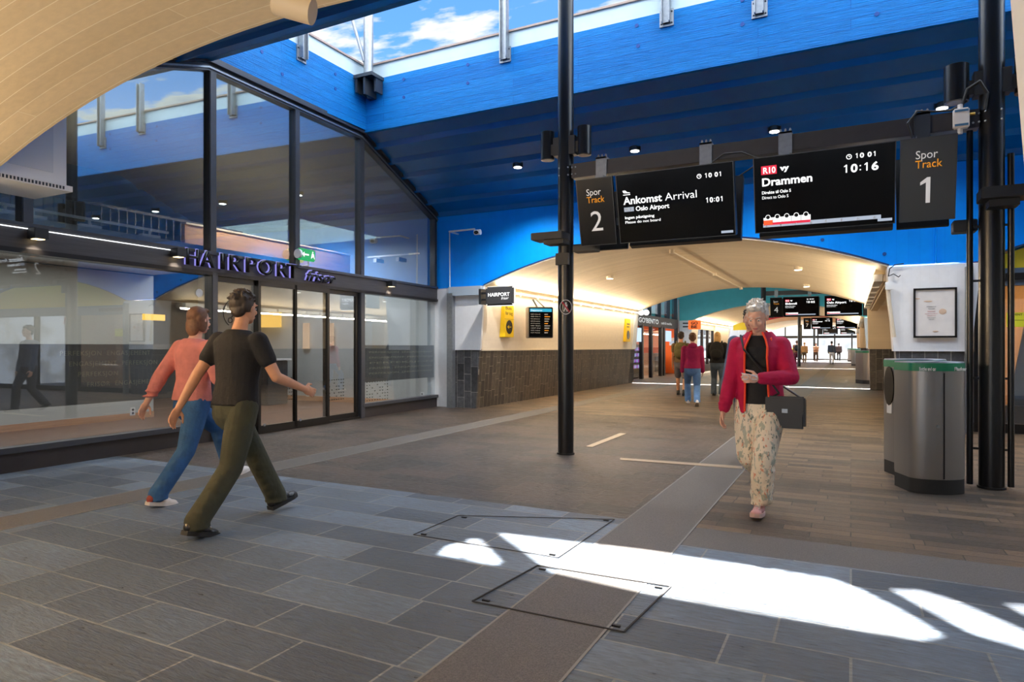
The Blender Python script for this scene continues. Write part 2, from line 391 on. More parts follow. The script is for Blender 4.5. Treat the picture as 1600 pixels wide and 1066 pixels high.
def ribbed(y0, z0, y1, z1, m, n=6, name='ceiling', x0=-8.0, x1=XR):
    """sloping soffit with stepped ribs running along X"""
    prof = []
    for i in range(n):
        for f, dz in ((0, 0), (.70, .0), (.82, -.06), (.9, -.06), (1, -.0)):
            t = (i+f)/n; prof.append((y0+(y1-y0)*t, z0+(z1-z0)*t+dz))
    A = [(x0, y, z) for y, z in prof]; B = [(x1, y, z) for y, z in prof]
    return struct(MB().strip(A, B, (0, 0, .2)).build(name, m))
def wallplain(x0, x1, y0, y1, z0, z1, m, name='wall_left'): return struct(MB().bx(x0, x1, y0, y1, z0, z1).build(name, m))

WELLS = [(2.9, 'blue'), (23.2, 'teal'), (43.5, 'yellow')]
for k, (y0, c) in enumerate(WELLS):
    mw = {'blue': M_bluewall, 'teal': M_teal, 'yellow': M_yellow}[c]
    mc = {'blue': M_blueceil, 'teal': M_teal, 'yellow': M_yellow}[c]
    mbx = {'blue': M_blue, 'teal': M_teal, 'yellow': M_yellow}[c]; mby = {'blue': M_blueY, 'teal': M_teal, 'yellow': M_yellow}[c]
    yn, yf, yw = y0+3.2, y0+6.5, y0+9.1
    arch_wall(y0, -1, mw, [C0], top=4.25)                      # near wall, faces the well
    arch_wall(yw, 1, mw, [C0, C1] if k == 0 else [C0], top=4.35)
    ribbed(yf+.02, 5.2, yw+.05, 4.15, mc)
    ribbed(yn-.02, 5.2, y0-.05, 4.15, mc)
    # beams round the roof opening with pale parapet and coping
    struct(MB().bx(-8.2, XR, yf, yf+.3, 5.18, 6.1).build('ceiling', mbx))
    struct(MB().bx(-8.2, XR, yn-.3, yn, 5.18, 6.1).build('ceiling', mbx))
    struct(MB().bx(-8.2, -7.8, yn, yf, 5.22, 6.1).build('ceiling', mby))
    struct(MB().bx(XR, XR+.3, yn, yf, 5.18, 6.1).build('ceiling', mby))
    struct(MB().bx(-8.2, XR, yf+.02, yf+.3, 6.1, 6.36).build('trim_3', M_fascia)); struct(MB().bx(-8.25, XR, yf-.01, yf+.34, 6.36, 6.39).build('trim_4', M_cap))
    struct(MB().bx(-8.2, XR, yn-.3, yn-.02, 6.1, 6.36).build('trim_3', M_fascia)); struct(MB().bx(-8.25, XR, yn-.34, yn+.01, 6.36, 6.39).build('trim_4', M_cap))
    struct(MB().bx(-8.2, -7.82, yn, yf, 6.1, 6.36).build('trim_3', M_fascia)); struct(MB().bx(-8.25, -7.79, yn, yf, 6.36, 6.39).build('trim_4', M_cap))
    # right end of the well
    wallplain(XR, XR+.3, y0, yw, 0, 5.3, M_cream, 'wall_right')
    # piers of the far wall
    xa, xb = C0+HW, C0+HW+1.16
    pier(yw, 1, xa+.17, xb-.22, xa, xb)
    pier(yw, 1, -7.62, -7.03, -7.55, C0-HW, t=.06, md=M_dadoX)
    pier(y0, -1, xa+.17, xb-.22, xa, xb, t=.45)
    pier(y0, -1, -7.62, -7.03, -7.62, C0-HW, t=.45)
    wallplain(-8.4, -7.6, yw+.01, yw+.14, 0, 4.3, M_white, 'wall_far'); wallplain(-8.4, -7.6, y0-.14, y0-.01, 0, 4.3, M_white, 'wall_near')
    if k > 0: wallplain(xb-.2, XR, yw+.02, yw+.3, 0, SPR+.6, M_cream, 'wall_far')
# nearest pier ends facing down the tunnels (far ends at y = 23.2 ...): the right one shows its face
for Y in (23.2, 43.5, 63.8):
    xa = C0+HW; pier(Y-.5, 1, xa-.02, xa+.5, xa-.06, xa+.5, t=.49, mw=M_cream)
# closing wall right of the near vault, and behind the yellow bay
wallplain(C0+HW+1.1, XR, 2.75, 2.9, 0, 4.2, M_cream, 'wall_near')
# dark-edged joints of the blue wall along the arch
for c in (C0, C1):
    A = [(x, 11.985, arch_z(x, c)+.026) for x in [c-HW+2*HW*i/N_A for i in range(N_A+1)]]; B = [(a[0], a[1], a[2]+.02) for a in A]
    struct(MB().strip(A, B, (0, .03, 0)).build('trim_5', mat('arch_edge_blue', srgb(6, 50, 110), .5)))

# round formwork plugs in blue concrete
mb = MB()
for px, py in ((409, 81), (441, 116), (524, 116), (524, 139), (631, 124), (631, 152), (731, 101), (731, 130), (995, 40), (997, 72), (1160, 0), (1160, 38), (1285, 375), (1382, 397), (1370, 22)):
    if py < 300:
        p = P(px, py, Y=9.4) if px > 575 else P(px, py, X=-7.8)
        d = Vector((0, .012, 0)) if px > 575 else Vector((-.012, 0, 0))
    else: p = P(px, py, Y=12); d = Vector((0, .012, 0))
    mb.cyl(p-d*.6, p+d, .028, n=14)
struct(mb.build('trim_6', mat('plug_blue', srgb(6, 70, 150), .5)))

M_opal = bpy.data.materials.new('canopy_diffuser'); M_opal.use_nodes = True  # unseen translucent sheet, added to spread soft top light into the courts
_n = M_opal.node_tree; _b = _n.nodes['Principled BSDF']; _o = [x for x in _n.nodes if x.type == 'OUTPUT_MATERIAL'][0]; _n.nodes.remove(_b)
_d = _n.nodes.new('ShaderNodeBsdfDiffuse'); _t = _n.nodes.new('ShaderNodeBsdfTranslucent'); _m = _n.nodes.new('ShaderNodeMixShader')
_d.inputs[0].default_value = (.8, .85, .9, 1); _t.inputs[0].default_value = (.80, .90, 1.0, 1); _m.inputs[0].default_value = .45
_n.links.new(_d.outputs[0], _m.inputs[1]); _n.links.new(_t.outputs[0], _m.inputs[2]); _n.links.new(_m.outputs[0], _o.inputs[0])
# ---- unseen canopy over each roof opening, cut open to shape the sun patches
KY, KX, HC = .75, .12, 8.5            # sun slope per metre of fall
def canopy(y0, y1, holes, x0=-10, x1=13):
    """unseen flat slab, openings added to let the sun patches through: cut with boolean-free grid triangulation"""
    from mathutils.geometry import delaunay_2d_cdt
    outer = [Vector((x0, y0)), Vector((x1, y0)), Vector((x1, y1)), Vector((x0, y1))]
    pts = list(outer); edges = [(0, 1), (1, 2), (2, 3), (3, 0)]
    for h in holes:
        s = len(pts); pts += [Vector(p) for p in h]; n = len(h); edges += [(s+i, s+(i+1) % n) for i in range(n)]
    vs, es, fs, _, _, _ = delaunay_2d_cdt(pts, edges, [], 0, 1e-5)
    def inside(p, h):
        r = False; n = len(h)
        for i in range(n):
            a, b = h[i], h[(i+1) % n]
            if (a[1] > p[1]) != (b[1] > p[1]) and p[0] < (b[0]-a[0])*(p[1]-a[1])/(b[1]-a[1])+a[0]: r = not r
        return r
    mb = MB(); V = [mb.bm.verts.new((v.x, v.y, HC)) for v in vs]
    for f in fs:
        c = sum((vs[i] for i in f), Vector((0, 0)))/len(f)
        if any(inside(c, h) for h in holes): continue
        mb.bm.faces.new([V[i] for i in f])
    return struct(mb.build('ceiling', M_opal))
def proj(px, py):
    p = P(px, py, Z=0); return (p.x+KX*HC*-1*-1 if False else p.x-KX*HC, p.y+KY*HC)
holes = [[proj(*p) for p in L] for L in (  # sun patch outlines traced back up along the sun slope
    [(780, 833), (1010, 861), (1190, 887), (1300, 905), (1345, 922), (1400, 950), (1452, 980), (1472, 993), (1440, 1000), (1340, 984), (1160, 953), (1000, 925), (862, 894), (828, 868)],
    [(1393, 921), (1440, 923), (1490, 938), (1600, 985), (1760, 1060), (1760, 1085), (1600, 1013), (1520, 990), (1450, 953)],
    [(1573, 945), (1600, 945), (1680, 975), (1700, 1000), (1600, 960)],
    [(685, 866), (700, 853), (722, 848), (728, 856), (729, 868), (722, 873)],
    [(730, 843), (748, 842), (783, 879), (776, 883), (731, 875)])]
canopy(4.6, 11.1, holes)
for y0 in (23.2, 43.5):  # unseen sheets, slot between them added for a thin line of sun
    struct(MB().poly([(-10, y0+1.7, HC), (13, y0+1.7, HC), (13, y0+6.1, HC), (-10, y0+6.1, HC)]).build('ceiling', M_opal))
    struct(MB().poly([(-10, y0+6.45, HC), (13, y0+6.45, HC), (13, y0+8.3, HC), (-10, y0+8.3, HC)]).build('ceiling', M_opal))

struct(MB().bx(-40, 40, -70, -9.0, -.12, -.005).build('floor', mat('outdoor_paving', srgb(190, 190, 186), .8)))  # unseen pale ground, added to bounce daylight into the near vault
# ================================================================= hairdresser's shop front on the left
SROT = math.atan(.0357); SHM = Matrix.Translation((-7.63, 0, 0)) @ Matrix.Rotation(SROT, 4, 'Z')
def Ysh(px):
    a = (px-800)/F; vx, vy = CS*a-SN, SN*a+CS
    t = -7.63/(vx+.0357*vy); return vy*t/math.cos(SROT)
def Zsh(px, py):
    a = (px-800)/F; vx, vy = CS*a-SN, SN*a+CS
    t = -7.63/(vx+.0357*vy); return CH+(HY-py)*t/F
def topz(y):
    if y < 6.1: return 5.2-(6.1-y)*1.05/3.2
    if y > 9.4: return 5.2-(y-9.4)*1.05/2.6
    return 5.2
Y0S, Y1S = 2.6, Ysh(699)
def sbox(mb, x0, x1, y0, y1, z0, z1, bev=0): return mb.bx(x0, x1, y0, y1, z0, z1, bev=bev)
ZT, ZB = 2.60, 2.31           # fascia
shop = thing('shop_front', 'dark-framed glazed hairdresser shop front along the left side of the passage', 'shop front', (-7.63, 0, 0), SROT)
def sp(mb, name, m, parent=shop, smooth=False): return mb.build(name, m, parent, smooth, M=SHM)
def hang(name, mb, m, smooth=False): return mb.build(name, m, None, smooth, M=SHM)
# fascia and plinth
sp(MB().bx(-.08, .06, Y0S, Y1S, ZB, ZT-.03), 'fascia', M_wooddk)
sp(MB().bx(-.10, .09, Y0S, Y1S, ZT-.04, ZT), 'fascia_rail', M_frame)
sp(MB().bx(.06, .075, Y0S, Ysh(268), ZT-.062, ZT-.054), 'light_line', emis('edge_light', (.9, .95, 1, 1), 1.6))
sp(MB().bx(-.10, .08, Y0S, Y1S, ZB-.03, ZB+.02), 'fascia_rail', M_framed)
yd0, yd1 = Ysh(330), Ysh(562)
for a, b in ((Y0S, yd0), (yd1, Y1S)):
    sp(MB().bx(-.05, .05, a, b, 0, .22), 'plinth', M_plinth); sp(MB().bx(-.06, .09, a, b, .20, .26), 'sill', M_frame)
# mullions above
ml = [Ysh(x) for x in (38, 328, 460, 562, 677, 697)]
for i, y in enumerate(ml):
    w = .055 if i < 4 else .035
    sp(MB().bx(-.07, .07, y-w, y+w, ZT, topz(y)-.02, bev=.008), 'mullion', M_frame)
# raking head frame
ys = [Y0S, 6.1, 9.4, Y1S]
for x0, x1, o0, o1, m in ((-.07, .07, -.13, 0.0, M_frame), (.0, .13, -.03, .05, M_frame), (.07, .09, -.10, -.075, M_steel)):
    mb = MB(); A = [(x0, y, topz(y)+o0) for y in ys]; B = [(x0, y, topz(y)+o1) for y in ys]; mb.strip(A, B, (x1-x0, 0, 0)); sp(mb, 'head_frame', m)
# upper panes
edges = [Y0S]+ml[:5]+[ml[5]]
for a, b in zip(edges[:-1], edges[1:]):
    yy = sorted({a, b, *[y for y in (6.1, 9.4) if a < y < b]})
    A = [(-.01, y, ZT) for y in yy]; B = [(-.01, y, topz(y)-.08) for y in yy]
    sp(MB().strip(A, B, (.012, 0, 0)), 'upper_pane', M_glassU)
# lower panes and frames
for a, b in ((Y0S, yd0), (yd1, Y1S)):
    sp(MB().bx(-.01, .002, a, b, .24, ZB), 'lower_pane', M_glassL)
    sp(MB().bx(-.045, -.03, a+.1, b-.08, .64, 1.33), 'frost_band', M_frost)
for px, w in ((330, .05), (562, .06), (697, .04)):
    y = Ysh(px); sp(MB().bx(-.08, .08, y-w, y+w, 0, ZB+.02, bev=.008), 'post', M_frame)
# sliding doors: four leaves
dl = [Ysh(x) for x in (334, 400, 457, 508, 556)]
for i, (a, b) in enumerate(zip(dl[:-1], dl[1:])):
    xo = 0.0 if i in (0, 3) else .05
    d = sp(MB().bx(xo-.008, xo+.004, a, b, .1, ZB-.05), 'door_leaf', M_glassD)
    fr = MB(); w = .05 if i < 3 else .06
    fr.bx(xo-.025, xo+.025, a-w*.5, a+w*.5, .03, ZB-.03); fr.bx(xo-.025, xo+.025, b-w*.5, b+w*.5, .03, ZB-.03)
    fr.bx(xo-.025, xo+.025, a, b, .02, .12); fr.bx(xo-.025, xo+.025, a, b, ZB-.1, ZB-.03)
    o = link('door_frame', fr.mesh(M=SHM), M_framed, shop)
    if i in (1, 2): sp(MB().cyl((xo+.03, a+.08, .13), (xo+.045, a+.08, .13), .02), 'door_lock', M_steel)
sp(MB().bx(-.06, .06, dl[0]-.05, dl[-1]+.05, 0, .035), 'threshold', M_framed)
# faint film lettering on the frosted bands
def smx(y, z, x=-.025):   # text on the shop plane, seen from +X: right = +Y
    m = frame_M((0, 0, 0), (0, 1, 0), (0, 0, 1)); m.translation = Vector((x, y, z)); return SHM @ m
rows = ['PERFEKSJON  ENGASJEMENT', 'ENGASJEMENT  PERFEKSJON', 'PERFEKSJON', 'FRISØR  ENGASJEMENT']
for i, z in enumerate((1.2, 1.08, .96, .84)):
    txt(rows[i], M_letfrost, shop, smx(Ysh(95)+.1*i, z), height=.055, name='film_lettering', spacing=1.15)
for i, z in enumerate((1.18, 1.08, .98, .88, .78)):
    txt(rows[i % 4], M_letfrost, shop, smx(yd1+.3, z), height=.035, width=2.2, name='film_lettering')
# dotted squares near the floor (glass safety dots)
for px0, px1 in ((433, 458), (507, 536), (573, 605)):
    mb = MB(); a, b = Ysh(px0), Ysh(px1)
    for i in range(9):
        for j in range(7):
            if i in (0, 8) or j in (0, 6) or abs(i-4) == abs(j-3)+1 or (i+j) % 3 == 0:
                y = a+(b-a)*i/8; z = Zsh(px0, 628)+.34*j/6+.02; mb.bx(.006, .009, y-.012, y+.012, z-.008, z+.008)
    sp(mb, 'safety_dots', mat('dot_black', srgb(30, 30, 32), .5))

# ---- sign letters with halo light
M_halo = emis('halo_light', srgb(150, 145, 235), .6)
sign = thing('shop_sign', 'dark raised HAIRPORT frisør lettering with pale violet halo on the fascia above the doors', 'sign', SHM @ Vector((.1, Ysh(365), ZB+.05)), SROT)
lets = [('H', 278, 300), ('A', 303, 326), ('I', 331, 337), ('R', 346, 368), ('P', 372, 390), ('O', 393, 417), ('R', 421, 440), ('T', 438, 457)]
for ch, a, b in lets:
    ya, yb = Ysh(a), Ysh(b)
    l = txt(ch, M_framed, sign, smx(ya, 2.375, .115), height=.225, width=(yb-ya)*.9, ext=.03, name='letter', bold=.004)
    h = txt(ch, M_halo, l, smx(ya+.018, 2.385, .07), height=.225, width=(yb-ya)*.93, ext=.025, name='letter_halo', bold=.018)
ya, yb = Ysh(468), Ysh(514)
l = txt('frisør', M_framed, sign, smx(ya, 2.37, .115), width=(yb-ya), height=.17, ext=.03, name='script', bold=.01, shear=.35)
txt('frisør', M_halo, l, smx(ya+.02, 2.385, .07), width=(yb-ya), height=.17, ext=.025, name='script_halo', bold=.03, shear=.35)
# cube wall lamps
labs = ['small black cube downlight at the left end of the fascia above the wide window', 'small black cube downlight just left of the shop sign letter H',
        'small dark cube downlight on the fascia right of the sliding doors', 'small dark cube downlight at the far right corner of the shop fascia']
for i, (px, py) in enumerate(((48, 367), (268, 396), (603, 444), (685, 455))):
    y = Ysh(px); z = Zsh(px, py)
    w = thing('cube_downlight', labs[i], 'wall lamp', SHM @ Vector((.1, y, z-.06)), SROT, 'cube lamps on the shop fascia')
    MB().bx(.06, .20, y-.07, y+.07, z-.055, z+.055, bev=.004).build('lamp_body', M_blackm, w, M=SHM)
    MB().bx(.085, .175, y-.045, y+.045, z-.060, z-.054).build('lens', emis('warm_lens', (1, .75, .4, 1), 3), w, M=SHM)
    s_ = SHM @ Vector((.13, y, z-.08)); spot('cube_light', s_, 12, WARM2, (0, 0, 0), 110)
# exit sign
p = SHM @ Vector((.14, Ysh(455), Zsh(455, 406)))
ex = thing('exit_sign', 'small green illuminated exit sign with white arrow above the shop sign', 'exit sign', p)
ya, yb = Ysh(457), Ysh(482); z0, z1 = Zsh(468, 408), Zsh(468, 390)
MB().bx(.08, .16, ya, yb, z0, z1, bev=.02).build('sign_box', emis('exit_green', srgb(20, 160, 90), .75), ex, M=SHM)
mb = MB(); ym = ya+(yb-ya)*.34; zm = (z0+z1)/2
mb.bx(.161, .164, ym-.05, ym+.07, zm-.012, zm+.012); mb.prism([(.161, ym-.085, zm), (.161, ym-.03, zm+.04), (.161, ym-.03, zm-.04)], (.003, 0, 0)); mb.build('arrow', M_lw, ex, M=SHM)
mb = MB(); ym = ya+(yb-ya)*.78
mb.ell((.162, ym, zm+.05), (.003, .013, .013)); mb.prism([(.161, ym-.02, zm+.03), (.161, ym+.02, zm+.03), (.161, ym+.045, zm-.06), (.161, ym+.01, zm-.02), (.161, ym-.04, zm-.055)], (.003, 0, 0)); mb.build('running_figure', M_lw, ex, M=SHM)
MB().cyl((.12, ya-.02, zm), (.12, ya+.02, zm), (z1-z0)*.4).build('end_cap', M_white2, ex, M=SHM)
MB().tube([(.1, ya+.25, z0), (.1, ya+.25, z0-.06), (.1, ya+.1, z0-.09)], .008).build('cable', M_white2, ex, M=SHM)
# round scissors sticker and round badge on the glass
st = thing('window_sticker', 'round black scissors outline sticker on the sliding door glass', 'sticker', SHM @ Vector((.07, Ysh(366), Zsh(366, 510))), SROT)
mb = MB(); yc, zc, r = Ysh(366), Zsh(366, 490), .2
for i in range(28):
    t0, t1 = -.6+i*.17, -.6+(i+1)*.17
    mb.cyl((.012, yc+r*math.cos(t0), zc+r*math.sin(t0)), (.012, yc+r*math.cos(t1), zc+r*math.sin(t1)), .006, n=6)
for s in (-1, 1): mb.cyl((.012, yc-.09*s, zc+.11), (.012, yc+.06*s, zc-.06), .007, n=6); 
for s in (-1, 1):
    for i in range(10):
        t0, t1 = i*PI/5, (i+1)*PI/5; cy, cz = yc+.08*s, zc-.1
        mb.cyl((.012, cy+.035*math.cos(t0), cz+.035*math.sin(t0)), (.012, cy+.035*math.cos(t1), cz+.035*math.sin(t1)), .006, n=6)
mb.build('emblem', M_framed, st, M=SHM)
yc, zc = Ysh(311), Zsh(311, 458)
o = MB().cyl((.004, yc, zc), (.008, yc, zc), .055, n=24).build('window_badge', mat('badge_grey', srgb(190, 190, 190), .5), M=SHM); tag(o, 'small pale round badge sticker on the window left of the doors', 'sticker')
# ---- interior
IN = struct
IN(MB().bx(-7.2, -.12, 2.2, 12.3, -.1, .015).build('floor', M_oak, M=SHM))
IN(MB().bx(-3.7, -3.5, 2.2, 7.9, 0, 2.6).build('wall_back', M_int, M=SHM))
IN(MB().bx(-3.5, -3.48, 2.2, 7.9, .015, .12).build('baseboard_back', M_wood, M=SHM))
IN(MB().bx(-7.2, -.12, 11.9, 12.1, 0, 5.0).build('wall_end', M_int, M=SHM))
IN(MB().bx(-7.2, -.12, 11.88, 11.9, .015, .13).build('baseboard_end', M_wood, M=SHM))
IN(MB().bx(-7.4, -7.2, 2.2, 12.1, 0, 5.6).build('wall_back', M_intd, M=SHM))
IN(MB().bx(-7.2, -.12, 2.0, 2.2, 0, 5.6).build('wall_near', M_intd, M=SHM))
M_ribin = mat('grey_ribbed_ceiling', srgb(160, 150, 124), .5)
ribbed(9.42, 5.25, 12.3, 4.1, M_ribin, x0=-15, x1=-8.1); ribbed(6.08, 5.25, 2.3, 4.0, M_ribin, x0=-15, x1=-8.1); IN(MB().bx(-15, -8.2, 6.0, 9.5, 5.25, 5.4).build('ceiling', M_ribin))
IN(MB().bx(-3.5, -.12, 2.2, 7.9, 2.62, 2.7).build('ceiling', M_int, M=SHM))
pp = MB().bx(-.98, -.9, Ysh(330)+.3, Ysh(548)+1.1, 2.4, 3.12).build('pine_parapet', M_wood, M=SHM); tag(pp, 'knotty pine boarded parapet behind the upper glass over the doors', 'parapet')
MB().bx(-.99, -.87, Ysh(330)+.3, Ysh(548)+1.1, 3.12, 3.145).build('top_rail', M_beige, pp, M=SHM)
rl = thing('mezzanine_railing', 'dark vertical-bar railing seen through the upper left shop glazing', 'railing', SHM @ Vector((-1.8, 6, 2.7)), SROT)
mb = MB(); y = 4.4
MB().bx(-1.82, -1.78, 4.4, 8.4, 3.33, 3.37).build('top_rail', M_framed, rl, M=SHM)
while y < 8.4: mb.bx(-1.808, -1.792, y-.008, y+.008, 2.7, 3.33); y += .13
o = mb.build('bars', M_framed, rl, M=SHM)
def track(name, label, pts, spots, par=None):
    t = thing(name, label, 'track light', pts[0])
    MB().box((Vector(pts[0])+Vector(pts[1]))/2, (.035, (Vector(pts[1])-Vector(pts[0])).length, .03), rz=SROT if abs(pts[0][0]-pts[1][0]) < 1 else PI/2).build('rail', M_white2, t)
    for s in spots:
        c = Vector(s); h = MB().bx(c.x-.04, c.x+.04, c.y-.13, c.y+.13, c.z-.15, c.z-.07).build('spot_head', M_white2, t)
        MB().cyl((c.x, c.y, c.z-.08), (c.x, c.y, c.z), .015).build('stem', M_white2, t)
def ptr(px, py): return P(px, py, X=-8.45)
track('lighting_track', 'white lighting track with spot heads behind the upper left glazing', (ptr(0, 317)-Vector((0, .6, 0)), ptr(266, 365)), [ptr(8, 318), ptr(52, 327), ptr(140, 343), ptr(234, 359)])
a, b = P(575, 403, Y=11.2), P(655, 396, Y=11.2)
track('lighting_track', 'short white lighting track with two spot heads behind the upper right glazing', (Vector((b.x, 11.2, b.z)), Vector((a.x, 11.2, b.z))), [P(592, 400, Y=11.2), P(627, 398, Y=11.2)])
# small warm-lit mirrors, outlets and wall pictures inside
for i, (px0, px1, py0, py1, Y, c, s, lab) in enumerate((
    (225, 258, 492, 500, None, (1, .55, .08, 1), 1.2, 'glowing amber strip on the wall seen through the left window'),
    (400, 439, 488, 512, 11.5, (1, .6, .12, 1), 1.0, 'amber lit panel seen through the second door leaf'),
    (474, 483, 505, 545, 11.7, (1, .72, .5, 1), .5, 'warm lit tall mirror seen through the third door leaf'),
    (513, 521, 505, 540, 11.7, (1, .72, .5, 1), .5, 'warm lit narrow mirror seen through the last door leaf'))):
    if Y: a, b = P(px0, py1, Y=Y), P(px1, py0, Y=Y); mb = MB().bx(a.x, b.x, Y-.02, Y+.02, a.z, b.z)
    else: a, b = P(px0, py1, X=-11.05), P(px1, py0, X=-11.05); mb = MB().bx(-11.1, -11.05, a.y, b.y, a.z, b.z)
    o = mb.build('lit_panel', emis('amber%d' % i, c, s)); tag(o, lab, 'lit panel', 'warm lit panels inside the shop')
for i, (px, py, lab) in enumerate(((206, 643, 'white double power socket low on the wall behind the left window'), (481, 615, 'white power socket low on the wall behind the sliding doors'), (660, 618, 'white power socket low on the wall behind the right window'))):
    if px < 300: p = P(px, py, X=-11.16); c = (p.x+.02, p.y, p.z); sz = (.02, .09, .14)
    else: p = P(px, py, Y=11.6); c = (p.x, p.y, p.z); sz = (.09, .02, .14)
    o = MB().box(c, sz, bev=.004).build('power_socket', M_white2); tag(o, lab, 'power socket', 'sockets inside the shop')
    d = (.012, 0) if px < 300 else (0, -.012)
    for s in (-1, 1): MB().cyl((c[0], c[1], c[2]+.03*s), (c[0]+d[0]*1.2, c[1]+d[1]*1.2, c[2]+.03*s), .02).build('socket_hole', M_blackm, o)
# shop chairs and counters, dimly seen
o = MB(); c = P(430, 560, Y=10.8)
ct = thing('reception_counter', 'dark reception counter dimly seen behind the sliding doors', 'counter', (c.x, 10.6, .015))
MB().bx(c.x-1.0, c.x+.3, 10.3, 10.9, .02, 1.0, bev=.02).build('body', M_intd, ct); MB().bx(c.x-1.05, c.x+.35, 10.25, 10.95, 1.0, 1.04).build('top', M_white2, ct)
area('shop_fill', SHM @ Vector((-3.5, 7.5, 3.3)), 2.5, 44, (1, .94, .8), (PI, 0, 0), 6)  # added upward fill without a fitting, brightens the upper shop interior
area('parapet_fill', SHM @ Vector((-.45, 8.2, 3.5)), .1, 34, (1, .9, .8), (0, math.radians(50), 0), 3)  # added fill aimed at the pine parapet, no lamp hangs there
area('shop_fill', SHM @ Vector((-2.0, 10.0, 3.6)), 2.4, 85, COOL, (0, 0, 0))  # added fill for the far end of the shop
area('shop_fill', SHM @ Vector((-1.9, 5.5, 2.58)), 1.6, 44, (1, .95, .85), (0, 0, 0), 4.0)  # added fill for the room behind the wide window
